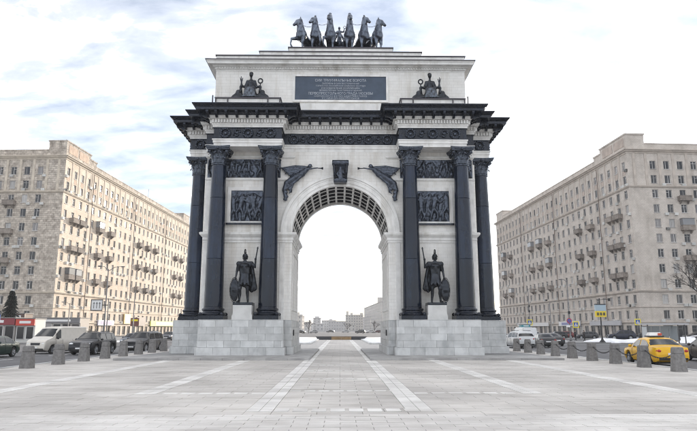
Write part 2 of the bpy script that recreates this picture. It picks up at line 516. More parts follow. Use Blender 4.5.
BANDS_X = [(-2.1, -1.5), (1.5, 2.1), (-5.8, -5.2), (5.2, 5.8), (-10.3, -9.7), (9.7, 10.3)]
CROSS = [-27.3, -22.9, -18.6, -14.3, -10.0]
def build_plaza():
    rnd = random.Random(3)
    top = 0.0
    # near field of small setts, each its own piece
    sett = MB().box(-.5, .5, -.5, .5, -.5, .5).mesh('sett', PAVE_OBJ)
    near = []
    y = -30.6
    row = 0
    stuff = MB(); pale = MB()
    while y < -27.75:
        x = -9.6 + (0.31 if row % 2 else 0)
        while x < 9.6:
            w, d = 0.62, 0.285
            vis = abs(x + w / 2) < (y + 41.2) * 0.60 + 0.4
            if vis:
                near.append((x, y, w, d))
            x += w
        row += 1; y += d
    near.sort(key=lambda q: q[1])
    for k, (x, y, w, d) in enumerate(near):
        h = 0.03 + rnd.uniform(-.0015, .0015)
        if k < 300:
            o = link('sett', sett, plaza, (x + w / 2, y + d / 2, -0.045 + h / 2 + 0.015))
            o.scale = (w - 0.010, d - 0.010, h)
        else:
            stuff.box(x + .005, x + w - .005, y + .005, y + d - .005, -0.045, rnd.uniform(-.003, 0), rnd.random())
    # pale bands: strips of slabs
    def inband(x, y):
        for a, b in BANDS_X:
            if a - .01 < x < b + .01: return True
        return False
    slab = MB().box(-.5, .5, -.5, .5, -.5, .5).mesh('band_slab', PAVE_L)
    slabs = []
    for a, b in BANDS_X:
        y0 = -27.3 if abs(a) < 3 else (-23.6 if abs(a) < 7 else -25.0)
        y = y0
        while y < (60 if abs(a) < 3 else -5.3):
            ln = 0.86
            for q in range(2):
                xa = a + (b - a) * q / 2; xb = a + (b - a) * (q + 1) / 2
                slabs.append((xa, xb, y, min(y + ln, 60)))
            y += ln
    for cy in CROSS:
        wd_ = 0.5 if cy < -27 else 0.36
        x = -1.48
        while x < 1.46:
            slabs.append((x, x + 0.34, cy, cy + wd_)); x += 0.42
        if cy < -27:
            continue
    for sgn in (-1, 1):
        x = 2.12
        while x < 5.1:
            xa, xb = (x, x + .4) if sgn > 0 else (-x - .4, -x)
            slabs.append((xa, xb, -23.6, -23.25)); x += 0.5
    slabs.sort(key=lambda q: q[2])
    for k, (xa, xb, ya, yb) in enumerate(slabs):
        if k < 300:
            o = link('band_slab', slab, plaza, ((xa + xb) / 2, (ya + yb) / 2, -0.018))
            o.scale = (xb - xa - 0.014, yb - ya - 0.014, 0.04 + rnd.uniform(0, .002))
            at_ = 0
        else:
            pale.box(xa + .007, xb - .007, ya + .007, yb - .007, -0.04, 0.002, rnd.random())
    pale.build('band_paving', PAVE_L, plaza, kind='stuff')
    # field paving
    for a, b in BANDS_X:
        y0 = -27.3 if abs(a) < 3 else (-23.6 if abs(a) < 7 else -25.0)
        y = -27.75
        while y < y0 - .02:
            y2 = min(y + .45, y0)
            stuff.box(a + .006, b - .006, y + .006, y2 - .006, -.04, rnd.uniform(-.004, 0), rnd.random()); y = y2
    bands = sorted(BANDS_X)
    edges = [-PX_ + 0.02] + [v for ab in bands for v in ab] + [PX_ - 0.02]
    zones = [(edges[i], edges[i + 1]) for i in range(0, len(edges), 2)]
    for (a, b) in zones:
        y = -27.75; row = 0
        lim = -5.2 if (abs(a) > 1.6 or abs(b) > 1.6) else 60
        if abs(a) > 10.2 or abs(b) > 10.2: lim = 30
        while y < lim:
            big = y > -5
            d = 0.45 if not big else 0.9
            n = max(1, round((b - a) / 0.9)); w = (b - a) / n
            off = (w / 2 if row % 2 else 0)
            xs = [a] + [a + off + w * k for k in range(1 if off == 0 else 0, n + 1) if a < a + off + w * k < b - .02] + [b]
            for xa, xb in zip(xs[:-1], xs[1:]):
                if xb - xa < .03: continue
                cyh = any(c - .02 < y + d and y < c + .38 for c in CROSS) and abs(a) < 1.6
                z = rnd.uniform(-.004, 0) - (0.006 if cyh else 0)
                stuff.box(xa + .006, xb - .006, y + .006, y + d - .006, -0.04, z, rnd.random())
            y += d; row += 1
    stuff.build('paving', PAVE, plaza, kind='stuff')
build_plaza()
for sx in (-1, 1):
    a, b = (PX_, PX_ + 0.22) if sx > 0 else (-PX_ - 0.22, -PX_)
    k = E('kerb', (0, 0, 0)); k['kind'] = 'structure'
    ks = MB().box(a + .004, b - .004, -.49, .49, -.3, .03).mesh('kerb_stone', GRANITE)
    for i in range(70):
        link('kerb_stone', ks, k, (0, -33.5 + i, 0))
# low stone platform under each pylon
for sx in (-1, 1):
    xa, xb = (1.78, 13.2) if sx > 0 else (-13.2, -1.78)
    pl = MB().box(xa + .06, xb - .06, -5.14, 13.0, -0.05, 0.116).build('platform', GRANITE_D, kind='structure')
    rnd = random.Random(11 + sx)
    me = MB().box(-.5, .5, -.5, .5, -.5, .5).mesh('platform_slab', PLATF)
    lo, hi = xa, xb
    n = 9
    w = (hi - lo) / n
    for i in range(n):
        for j, (ya, yb) in enumerate(((-5.2, -4.2), (-4.2, -2.9), (-2.9, -1.4))):
            o = link('platform_slab', me, pl, (lo + w * (i + .5), (ya + yb) / 2, 0.06)); o.scale = (w - .012, yb - ya - .012, 0.125)
    for j in range(9):
        xq = (1.78, 3.3) if sx > 0 else (-3.3, -1.78)
        o = link('platform_slab', me, pl, ((xq[0] + xq[1]) / 2, -1.4 + 1.5 * (j + .5), 0.06)); o.scale = (xq[1] - xq[0] - .012, 1.488, 0.125)

# snowy lawns beyond the arch
def snow_bed(name, label, x0, x1, y0, y1, seed, h=0.16, edge=0.3):
    rnd = random.Random(seed)
    n, m = 24, 24
    vs, fs = [], []
    for j in range(m + 1):
        for i in range(n + 1):
            u, v = i / n, j / m
            e = min(u, 1 - u, v, 1 - v)
            z = 0.0 + h * min(1, e * 12) * (0.75 + 0.25 * sin(u * 9 + seed) * cos(v * 7)) + rnd.uniform(-.02, .02) * min(1, e * 12)
            vs.append((x0 + (x1 - x0) * u, y0 + (y1 - y0) * v, z - 0.02))
    for j in range(m):
        for i in range(n):
            a = j * (n + 1) + i
            fs.append((a, a + 1, a + n + 2, a + n + 1))
    mb = MB(); mb.v = vs; mb.f = fs
    return mb.build(name, SNOW, smooth=True, kind='stuff')
for sx in (-1, 1):
    a, b = (3.6, 14.6) if sx > 0 else (-14.6, -3.6)
    lw = MB().box(a, b, 34, 74, -.03, .14).build('lawn_edging', GRANITE, kind='structure')
    s_ = snow_bed('snow_cover', '', a + .25, b - .25, 34.25, 73.75, 3 + sx, 0.22); s_.location.z = 0.14
    s_['label'] = 'snow lying on the %s lawn beyond the arch' % ('right-hand' if sx > 0 else 'left-hand')

# ================================================================== TRIUMPHAL ARCH
YC = 4.1                                     # middle of the arch in depth
YF = 0.8                                     # front wall plane
arch = tag(E('triumphal_arch'), 'white stone triumphal arch with black iron columns and dark blue cornices on the plaza', 'arch')

def mirror_y(poly):                           # polygons symmetric about YC
    return poly
def ent_poly():
    q = [(4.12, YF), (4.12, -.6), (8.95, -.6), (8.95, YF), (9.75, YF), (9.75, 2.1), (11.2, 2.1)]
    right = q + [(x, 2 * YC - y) for x, y in reversed(q)]
    left = [(-x, y) for x, y in reversed(right)]
    # counter-clockwise seen from above: start front centre going right
    return right + left
EP = ent_poly()

# --- wall with the arched opening
R_IN, R_OUT, SPR = 3.4, 3.56, 8.5
def wall():
    pts = [(-9.6, 2.38), (-R_IN, 2.38), (-R_IN, SPR), (-R_OUT, SPR)]
    n = 40
    for i in range(1, n):
        a = pi - pi * i / n
        pts.append((R_OUT * cos(a), SPR + R_OUT * sin(a)))
    pts += [(R_OUT, SPR), (R_IN, SPR), (R_IN, 2.38), (9.6, 2.38), (9.6, 14.44), (-9.6, 14.44)]
    mb = MB(); n = len(pts); y0, y1 = YF, 2 * YC - YF
    mb.v = [(x, y0, z) for x, z in pts] + [(x, y1, z) for x, z in pts]
    mb.f = [tuple(range(n)), tuple(range(2 * n - 1, n - 1, -1))] + [(i, (i + 1) % n, n + (i + 1) % n, n + i) for i in range(n)]
    mb.build('wall', WHITE, arch)
    for sx in (-1, 1):
        a, b = (9.59, 10.05) if sx > 0 else (-10.05, -9.59)
        MB().box(a, b, 2.25, 5.95, 2.38, 14.43).build('side_wall', WHITE, arch)
wall()

# --- entablature
def entablature():
    mb = ring(MB(), EP, [(-.03, 14.42), (-.03, 14.66), (.02, 14.67), (.02, 14.86), (.07, 14.87), (.07, 14.95), (-.4, 14.951)], cap_lo=True)
    mb.build('architrave', PLASTER, arch)
    fr = ring(MB(), EP, [(-.02, 14.945), (-.02, 15.80)]).build('frieze', IRON, arch)
    mb = ring(MB(), EP, [(-.3, 15.795), (.06, 15.796), (.06, 15.9), (.12, 15.98), (.12, 16.36), (.34, 16.37), (.40, 16.52), (.42, 16.56), (-.3, 16.561)])
    mb.build('bed_moulding', PLASTER, arch)
    # dentils
    d = MB(); m = MB()
    P12 = offs(EP, .12); n = len(EP)
    mod = link_mesh_mod()
    for i in range(n):
        a, b = Vector(P12[i]), Vector(P12[(i + 1) % n])
        e = (b - a); ln = e.length; e.normalize(); nn = Vector((e.y, -e.x))
        if (a.y + b.y) / 2 > YC + 3.4: continue
        k = max(1, int(ln / .2)); st = ln / k
        for j in range(k):
            c = a + e * (st * (j + .5))
            p = c - e * .065; q = c + e * .065
            lo, hi = nn * -.01, nn * .15
            d.hexa([(*(p + lo), 16.08), (*(q + lo), 16.08), (*(q + hi), 16.08), (*(p + hi), 16.08), (*(p + lo), 16.33), (*(q + lo), 16.33), (*(q + hi), 16.33), (*(p + hi), 16.33)])
    d.build('dentil_course', PLASTER, arch, kind='stuff')
    cor = ring(MB(), EP, [(-.3, 16.565), (.38, 16.566), (.44, 16.66), (.5, 16.76), (1.02, 16.765), (1.04, 16.74), (1.07, 16.74), (1.07, 16.92), (1.12, 16.94), (1.15, 16.98), (1.27, 17.06), (1.30, 17.10), (1.30, 17.16), (1.24, 17.18), (-.6, 17.42)], cap_hi=True)
    co = cor.build('cornice', IRON, arch)
    # modillions under the corona
    PM = offs(EP, .42)
    for i in range(n):
        a, b = Vector(PM[i]), Vector(PM[(i + 1) % n])
        e = (b - a); ln = e.length; e.normalize(); nn = Vector((e.y, -e.x))
        if (a.y + b.y) / 2 > YC + 2.5 or ln < .5: continue
        k = max(1, round(ln / .74)); st = ln / k
        for j in range(k + 1):
            if (j == k or j == 0) and ln < 1.0: continue
            c = a + e * min(max(st * j, .12), ln - .12)
            o = link('modillion', mod, co, (c.x, c.y, 0))
            o.rotation_euler = (0, 0, atan2(e.y, e.x))
    # wreaths on the frieze
    wr = MB().torus((0, -.04, 0), .31, .085, n=18, m=6)
    for t in range(12):
        an = 2 * pi * t / 12
        wr.ball((.30 * cos(an), -.10, .30 * sin(an)), .085, 6, 4)
    wr.ball((0, -.02, 0), .13, 8, 5, (1, .5, 1))
    wr = wr.mesh('wreath', IRON_ROUGH, True)
    sc = MB()
    for sgn in (-1, 1):
        for k2 in range(10):
            an = k2 * .62; r = .20 - k2 * .014
            sc.ball((sgn * (.03 + r * cos(an)), -.05, sgn * (.1) + r * sin(an)), .07, 5, 3)
    sc = sc.mesh('scroll', IRON_ROUGH, True)
    def run(x0, x1, y, cnt, rot=0, ax='x'):
        st = (x1 - x0) / cnt
        for k2 in range(cnt):
            c = x0 + st * (k2 + .5)
            p = (c, y, 15.37) if ax == 'x' else (y, c, 15.37)
            o = link('wreath', wr, fr, p); o.rotation_euler = (0, 0, rot)
            if k2 < cnt - 1 or True:
                c2 = c + st / 2
                if k2 == cnt - 1: continue
                p = (c2, y, 15.37) if ax == 'x' else (y, c2, 15.37)
                o = link('scroll', sc, fr, p); o.rotation_euler = (0, 0, rot)
    run(-8.9, -4.15, -.60, 3); run(4.15, 8.9, -.60, 3)
    run(-4.1, 4.1, .80, 6)
    for sgn in (-1, 1):
        run(sgn * 10.475 - .7, sgn * 10.475 + .7, 2.10, 1)
        run(2.2, 6.0, sgn * 11.2, 3, rot=-sgn * pi / -2, ax='y')
    b_ = MB()
    # small raised borders on the frieze, top and bottom
    ring(b_, EP, [(-.02, 14.955), (.035, 14.956), (.035, 15.01), (-.02, 15.02)])
    ring(b_, EP, [(-.02, 15.73), (.035, 15.74), (.035, 15.79), (-.02, 15.793)])
    b_.build('frieze_border', IRON, fr)
def link_mesh_mod():
    mb = MB()
    pr = [(.03, 16.36), (.03, 16.755), (-.60, 16.755), (-.60, 16.62), (-.52, 16.50), (-.40, 16.52), (-.22, 16.44), (-.1, 16.34)]
    n = len(pr)
    for sx in (-.085, .085):
        mb.v += [(sx, y, z) for y, z in pr]
    mb.f = [tuple(range(n)), tuple(range(2 * n - 1, n - 1, -1))] + [(i, (i + 1) % n, n + (i + 1) % n, n + i) for i in range(n)]
    return mb.mesh('modillion', IRON)
entablature()

# --- attic
def attic():
    AX, AY0, AY1 = 9.5, 1.9, 2 * YC - 1.9
    ap = [(-AX, AY0), (AX, AY0), (AX, AY1), (-AX, AY1)]
    mb = ring(MB(), ap, [(.18, 17.35), (.18, 17.95), (.10, 18.02), (.0, 18.06), (0, 21.2)], cap_hi=True)
    at_ = mb.build('attic_wall', WHITE, arch)
    mb = ring(MB(), ap, [(-.2, 21.15), (.02, 21.16), (.05, 21.26), (.10, 21.27), (.10, 21.40), (.22, 21.44), (.24, 21.52), (.56, 21.54), (.58, 21.68), (.68, 21.80), (-.4, 21.90)], cap_hi=True)
    ac = mb.build('attic_cornice', PLASTER, arch)
    mb = ring(MB(), ap, [(.60, 21.803), (.72, 21.805), (.72, 21.86), (-.3, 21.98)]).build('flashing', FLASH, ac)
    dd = MB()
    for i in range(95):
        x = -9.4 + 18.8 * i / 94
        dd.box(x - .05, x + .05, AY0 - .19, AY0 - .05, 21.28, 21.39)
    dd.build('attic_dentils', PLASTER, ac, kind='stuff')
    MB().box(-9.55, 9.55, 1.95, AY1 - .05, 21.9, 22.42).build('blocking_course', PLASTER, arch)
    MB().box(-9.62, 9.62, 1.88, AY1 + .02, 22.423, 22.50).build('flashing', FLASH, arch)
    MB().box(-6.3, 6.3, 2.4, AY1 - .5, 22.503, 22.98).build('upper_step', PLASTER, arch)
    MB().box(-6.36, 6.36, 2.34, AY1 - .44, 22.983, 23.06).build('flashing', FLASH, arch)
    # plaque with inscription
    pl = MB().box(-3.46, 3.46, AY0 - .05, AY0 - .003, 18.83, 20.72).build('plaque', PLAQUE, arch)
    fm = MB()
    x0, x1, z0, z1, t = -3.46, 3.46, 18.83, 20.72, .16
    y0, y1 = AY0 - .12, AY0 - .001
    fm.box(x0 - t, x1 + t, y0, y1, z1 + .002, z1 + t); fm.box(x0 - t, x1 + t, y0, y1, z0 - t, z0 - .002)
    fm.box(x0 - t, x0 - .002, y0, y1, z0, z1); fm.box(x1 + .002, x1 + t, y0, y1, z0, z1)
    fm.build('plaque_frame', PLASTER, pl)
    lines = [('СИИ ТРИУМФАЛЬНЫЕ ВОРОТА', .21, 20.41, 3.9), ('ЗАЛОЖЕНЫ В ЗНАК ВОСПОМИНАНИЯ', .12, 20.16, 2.8),
             ('ТОРЖЕСТВА РОССИЙСКИХ ВОИНОВ В 1814 ГОДУ', .12, 19.97, 3.8), ('И ВОЗОБНОВЛЕНИЯ СООРУЖЕНИЕМ', .13, 19.78, 2.9),
             ('ВЕЛИКОЛЕПНЫХ ПАМЯТНИКОВ И ЗДАНИЙ', .12, 19.60, 3.2), ('ПЕРВОПРЕСТОЛЬНОГО ГРАДА МОСКВЫ', .21, 19.36, 4.9),
             ('РАЗРУШЕННОГО В 1812 ГОДУ НАШЕСТВИЕМ ГАЛЛОВ', .12, 19.14, 4.0), ('И С НИМИ ДВУНАДЕСЯТИ ЯЗЫКОВ', .12, 18.97, 2.8)]
    for tx, h, z, wdt in lines:
        cu = bpy.data.curves.new('inscription', 'FONT')
        cu.body = tx; cu.size = h * 1.35; cu.align_x = 'CENTER'; cu.align_y = 'CENTER'; cu.extrude = 0.006; cu.resolution_u = 2
        cu.materials.append(LETTER)
        tmp = bpy.data.objects.new('tmp', cu); COL.objects.link(tmp)
        me = bpy.data.meshes.new_from_object(tmp.evaluated_get(bpy.context.evaluated_depsgraph_get()))
        bpy.data.objects.remove(tmp)
        xs = [v.co.x for v in me.vertices]
        k = wdt / (max(xs) - min(xs))
        o = link('inscription_line', me, pl, (0, AY0 - .058, z)); o.rotation_euler = (pi / 2, 0, 0); o.scale = (k, 1, 1)
    # plinths for the seated figures
    for sx in (-1, 1):
        a, b = (4.42, 9.15) if sx > 0 else (-9.15, -4.42)
        MB().box(a, b, .5, 1.895, 17.0, 18.38).build('statue_plinth', PLASTER, arch)
        MB().box(a - .06, b + .06, .42, 1.893, 18.383, 18.47).build('flashing', FLASH, arch)
        for xx in (a + .9, b - .9, a + .02, b - .02):
            MB().tube((xx, .43, 18.1), (xx, .43, 18.385), .05, n=6).build('bracket', FLASH, arch)
    MB().box(-4.0, 4.0, 1.2, 1.715, 17.3, 18.3).build('attic_base', PLASTER, arch)
    for sx in (-1, 1):
        MB().tube((sx * 9.68, 1.9, 17.4), (sx * 9.68, 1.9, 19.2), .05, n=6).build('drainpipe', FLASH, arch)
attic()

# --- archivolt, vault with coffers, impost, keystone
def arc_band(r0, r1, y0, y1, name, m, parent, n=48):
    mb = MB()
    for i in range(n + 1):
        a = pi - pi * i / n
        for r, y in ((r0, y0), (r1, y0), (r1, y1), (r0, y1)):
            mb.v.append((r * cos(a), y, SPR + r * sin(a)))
    for i in range(n):
        b = i * 4
        for j in range(4):
            k = (j + 1) % 4
            mb.f.append((b + j, b + k, b + 4 + k, b + 4 + j))
    mb.f.append((0, 1, 2, 3)); e = n * 4; mb.f.append((e + 3, e + 2, e + 1, e))
    return mb.build(name, m, parent)
av = arc_band(3.4, 4.02, YF - .10, YF + .25, 'archivolt', PLASTER, arch)
arc_band(4.02, 4.22, YF - .17, YF + .1, 'archivolt_rim', PLASTER, av)
arc_band(3.62, 3.70, YF - .14, YF, 'archivolt_fillet', PLASTER, av)
arc_band(3.88, 3.94, YF - .13, YF, 'archivolt_fillet', PLASTER, av)
arc_band(3.4, 4.2, 2 * YC - YF - .3, 2 * YC - YF + .15, 'archivolt', PLASTER, arch)
def vault():
    y0, y1 = YF + .25, 2 * YC - YF - .3
    NR, NA = 5, 17
    v = E('vault', (0, 0, 0), parent=arch)
    rw = .15
    ring_y = [y0 + (y1 - y0) * i / NR for i in range(1, NR)]
    for yy in ring_y:
        arc_band(3.50, 3.555, yy - rw / 2, yy + rw / 2, 'ring_rib', PLASTER, v, 36)
    cell = (y1 - y0) / NR
    for k in range(NA + 1):
        a = pi * k / NA
        aw = .020
        for j in range(NR):
            ya = y0 + cell * j + (rw / 2 if j else 0); yb = y0 + cell * (j + 1) - (rw / 2 if j < NR - 1 else 0)
            pts = []
            for y in (ya, yb):
                for r, s in ((3.475, -1), (3.475, 1), (3.555, 1), (3.555, -1)):
                    pts.append((r * cos(a + s * aw), y, SPR + r * sin(a + s * aw)))
            MB().hexa(pts).build('rib', PLASTER, v)
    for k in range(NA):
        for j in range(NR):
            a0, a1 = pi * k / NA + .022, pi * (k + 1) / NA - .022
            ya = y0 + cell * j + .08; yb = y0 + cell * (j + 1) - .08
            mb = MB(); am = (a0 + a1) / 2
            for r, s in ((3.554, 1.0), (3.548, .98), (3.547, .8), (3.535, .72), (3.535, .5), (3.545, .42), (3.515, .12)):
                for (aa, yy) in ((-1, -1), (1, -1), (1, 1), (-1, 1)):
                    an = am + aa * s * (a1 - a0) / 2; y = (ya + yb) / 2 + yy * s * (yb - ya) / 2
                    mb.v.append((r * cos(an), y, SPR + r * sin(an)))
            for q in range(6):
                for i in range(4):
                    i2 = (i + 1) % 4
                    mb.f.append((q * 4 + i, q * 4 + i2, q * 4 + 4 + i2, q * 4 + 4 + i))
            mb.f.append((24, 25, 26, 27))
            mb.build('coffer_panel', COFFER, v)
vault()
def impost():
    for sx in (-1, 1):
        q = [(3.4, YF), (9.6, YF), (9.6, 2 * YC - YF), (3.4, 2 * YC - YF)]
        if sx < 0: q = [(-x, y) for x, y in reversed(q)]
        ring(MB(), q, [(-.1, 7.78), (.05, 7.79), (.05, 7.95), (.10, 7.96), (.10, 8.14), (.16, 8.2), (.28, 8.34), (.30, 8.46), (.24, 8.50), (-.1, 8.56)]).build('impost', PLASTER, arch)
        ring(MB(), q, [(-.1, 12.28), (.06, 12.29), (.10, 12.36), (.10, 12.44), (-.1, 12.46)]).build('string_course', PLASTER, arch)
        q2 = [(x, y) for x, y in q]
        ring(MB(), q2, [(-.1, 13.92), (.05, 13.93), (.12, 14.02), (.12, 14.10), (-.1, 14.12)]).build('string_course', PLASTER, arch)
        # corner pilasters of the pier beside the opening
        a, b = (3.9, 4.25) if sx > 0 else (-4.25, -3.9)
        MB().box(a, b, YF - .04, YF + .02, 2.42, 7.77).build('pilaster_strip', PLASTER, arch)
        a, b = (9.0, 9.58) if sx > 0 else (-9.58, -9.0)
        MB().box(a, b, YF - .06, YF + .02, 2.42, 7.77).build('pilaster_strip', PLASTER, arch)
        MB().box(a, b, YF - .06, YF + .02, 8.57, 12.27).build('pilaster_strip', PLASTER, arch)
        # recessed panel on the passage side
        xi = sx * (R_IN - .05)
        for (ya, yb) in ((1.5, 6.7),):
            x0_, x1_ = sorted((xi, sx * (R_IN + .01)))
            for (p, q_, z0, z1) in ((ya, ya + .18, 3.1, 7.3), (yb - .18, yb, 3.1, 7.3), (ya + .185, yb - .185, 7.12, 7.3), (ya + .185, yb - .185, 3.1, 3.28)):
                MB().box(x0_, x1_, p, q_, z0, z1).build('panel_moulding', PLASTER, arch)
impost()

def relief(name, x0, x1, z0, z1, yb, seed, nfig, parent, depth=.30, lying=False):
    """Dark iron relief: a height field of figures standing out of a panel."""
    rnd = random.Random(seed)
    W, H = x1 - x0, z1 - z0
    caps = []
    def cap(ax, az, bx, bz, r0, r1, h): caps.append((ax, az, bx, bz, r0, r1, h))
    for k in range(nfig):
        cx = x0 + W * (k + .5) / nfig + rnd.uniform(-.05, .05) * W
        fh = H * rnd.uniform(.74, .9); b = z0 + H * .05
        ln = rnd.uniform(-.22, .22) * fh
        hip = (cx, b + fh * .48); sh = (cx + ln * .6, b + fh * .82); hd = (cx + ln * .75, b + fh * .94)
        w = fh * .085; d = rnd.uniform(.6, 1)
        cap(*hip, *sh, w * 1.1, w * 1.35, d); cap(*hd, *hd, w * .75, w * .75, d * 1.05)
        for s in (-1, 1):
            kx = cx + s * fh * rnd.uniform(.05, .16); fx = cx + s * fh * rnd.uniform(.08, .22)
            cap(*hip, kx, b + fh * .26, w * .8, w * .6, d * .9); cap(kx, b + fh * .26, fx, b, w * .6, w * .4, d * .85)
            ex = sh[0] + s * fh * rnd.uniform(.1, .2); ez = sh[1] - fh * rnd.uniform(-.1, .18)
            hx = ex + s * fh * rnd.uniform(0, .16); hz = ez + fh * rnd.uniform(-.12, .2)
            cap(*sh, ex, ez, w * .55, w * .45, d * .95); cap(ex, ez, hx, hz, w * .45, w * .3, d * .95)
        sx_ = x0 + W * rnd.random(); cap(sx_, z0 + H * .1, sx_ + rnd.uniform(-.4, .4) * H, z1 - H * .05, .025, .02, .4)
        qx, qz = x0 + W * rnd.uniform(.1, .9), z0 + H * rnd.uniform(.1, .8); cap(qx, qz, qx, qz, H * .13, H * .13, .45)
    nx = max(12, int(W / .045)); nz_ = max(10, int(H / .045))
    vs, fs = [], []
    for j in range(nz_ + 1):
        for i in range(nx + 1):
            x = x0 + W * i / nx; z = z0 + H * j / nz_
            h = .06 * (sin(x * 17 + seed) * sin(z * 13 + seed * 2))
            for ax, az, bx, bz, r0, r1, dd in caps:
                lx, lz = bx - ax, bz - az; l2 = lx * lx + lz * lz
                t = 0 if l2 == 0 else max(0, min(1, ((x - ax) * lx + (z - az) * lz) / l2))
                r = r0 + (r1 - r0) * t
                ds = hypot(x - ax - lx * t, z - az - lz * t)
                if ds < r: h = max(h, dd * sqrt(1 - (ds / r) ** 2) * .55 + .4 * dd)
            e = min(i, nx - i, j, nz_ - j)
            if e == 0: h = 0
            vs.append((x, yb - .02 - depth * max(h, 0), z))
    for j in range(nz_):
        for i in range(nx):
            a = j * (nx + 1) + i
            fs.append((a, a + 1, a + nx + 2, a + nx + 1))
    mb = MB(); mb.v = vs; mb.f = fs
    o = mb.build(name, IRON_ROUGH, parent, smooth=True)
    return o
for sx in (-1, 1):
    a, b = (5.42, 7.78) if sx > 0 else (-7.78, -5.42)
    r_ = relief('relief_panel', a, b, 9.3, 11.52, YF - .02, 5 + sx, 5, arch)
    f_ = MB()
    y0, y1 = YF - .13, YF + .01
    f_.box(a - .26, a - .003, y0, y1, 9.05, 11.78); f_.box(b + .003, b + .26, y0, y1, 9.05, 11.78)
    f_.box(a, b, y0, y1, 11.523, 11.78); f_.box(a, b, y0, y1, 9.05, 9.297)
    f_.build('relief_frame', PLASTER, r_)
    MB().box(a - .3, b + .3, y0 - .12, y1 - .135, 9.03, 9.16).build('relief_sill', IRON, r_)
    a, b = (4.3, 9.55) if sx > 0 else (-9.55, -4.3)
    relief('relief_frieze', a, b, 12.5, 13.86, YF - .0, 15 + sx, 11, arch, depth=.28)
    # between the side columns
def keystone():
    mb = MB()
    pr = [(0.82, 12.0), (.25, 12.02), (.12, 12.12), (.10, 12.3), (.2, 12.42), (.24, 12.7), (.12, 13.05), (.05, 13.3), (.10, 13.45), (-.02, 13.48), (-.04, 13.6), (0.82, 13.62)]
    n = len(pr)
    for sx in (-1, 1):
        mb.v += [(sx * (.44 + .14 * (z - 12) / 1.6), y, z) for y, z in pr]
    mb.f = [tuple(range(n)), tuple(range(2 * n - 1, n - 1, -1))] + [(i, (i + 1) % n, n + (i + 1) % n, n + i) for i in range(n)]
    k = mb.build('keystone', IRON, arch)
    pm = [('e', (0, .12, 13.05), (.12, .1, .15)), ('c', (0, .14, 12.9), .14, (0, .16, 12.5), .17), ('c', (0, .16, 12.5), .2, (.02, .18, 12.2), .22),
          ('c', (-.12, .14, 12.85), .06, (-.27, .12, 12.6), .06), ('c', (.12, .14, 12.85), .06, (.27, .12, 12.65), .06), ('c', (.27, .12, 12.65), .05, (.2, .06, 12.9), .05),
          ('c', (-.27, .12, 12.6), .05, (-.15, .06, 12.45), .05)]
    link('keystone_figure', blob_mesh(pm, .035, 'keystone_figure', IRON_ROUGH), k)
    for z_, r_, w_, y_ in ((13.42, .19, .60, .10), (12.16, .17, .48, .14)):
        sc_ = MB().lathe([(r_ * .4, -w_), (r_, -w_ + .02), (r_, -w_ * .5), (r_ * .9, 0), (r_, w_ * .5), (r_, w_ - .02), (r_ * .4, w_)], 16, c=(y_, z_), axis='x')
        sc_.build('volute', IRON_ROUGH, k, smooth=True)
    for sx in (-1, 1):
        MB().tube((sx * .38, .06, 12.2), (sx * .48, .0, 13.4), .09, n=8).build('keystone_scroll', IRON, k, smooth=True)
keystone()

# --- flying victories in the spandrels
def victory():
    f = lambda v, h: (-4.79 + v * .01375, 13.56 - (h - 40) * .0137)
    P = []
    def c(v0, h0, r0, v1, h1, r1, y0=.62, y1=.62):
        a, b = f(v0, h0), f(v1, h1); P.append(('c', (a[0], y0, a[1]), r0, (b[0], y1, b[1]), r1))
    c(188, 60, .15, 191, 57, .14, .52, .52)                     # head
    c(172, 78, .17, 150, 100, .19, .58, .58)                    # chest, waist
    c(150, 100, .22, 112, 122, .27); c(112, 122, .26, 70, 150, .22); c(70, 150, .21, 58, 186, .18); c(58, 186, .16, 66, 238, .11)
    c(90, 165, .14, 92, 195, .09); c(60, 190, .12, 70, 225, .08)
    c(110, 105, .14, 60, 150, .1); c(125, 130, .14, 95, 150, .1)
    c(178, 76, .07, 210, 72, .055, .5, .5); c(210, 72, .05, 228, 70, .05, .48, .48)
    for v_, h_, r_ in ((120, 112, .24), (95, 138, .22), (72, 162, .2), (88, 182, .17), (64, 200, .17), (70, 222, .14), (60, 236, .12), (148, 92, .22)):
        a = f(v_, h_); P.append(('e', (a[0], .60, a[1]), (r_, r_ * .8, r_ * .8)))
    c(140, 120, .1, 60, 190, .06, .5, .55); c(120, 118, .08, 84, 205, .05, .5, .55)
    for k in range(6):                                         # wing feathers
        c(160 - k * 4, 72 + k * 4, .11, 38 + k * 10, 68 + k * 9, .06, .68 - .03 * (k % 2), .64)
    c(165, 62, .1, 110, 58, .09, .68, .68); c(110, 58, .09, 50, 66, .05, .68, .66)
    c(120, 60, .06, 60, 100, .05); c(150, 62, .08, 200, 58, .04, .68, .68)
    me = blob_mesh(P, .03, 'victory', IRON_ROUGH, 1)
    t = MB(); a, b = f(222, 71), f(250, 72)
    t.tube((a[0], .47, a[1]), (b[0] - .05, .47, b[1]), .03, .04, 8); t.tube((b[0] - .05, .47, b[1]), (b[0] + .12, .47, b[1]), .045, .1, 8)
    tm = t.mesh('trumpet', IRON)
    for sx in (1, -1):
        o = link('flying_victory', me, arch); o.scale = (sx, 1, 1)
        link('trumpet', tm, o)
victory()

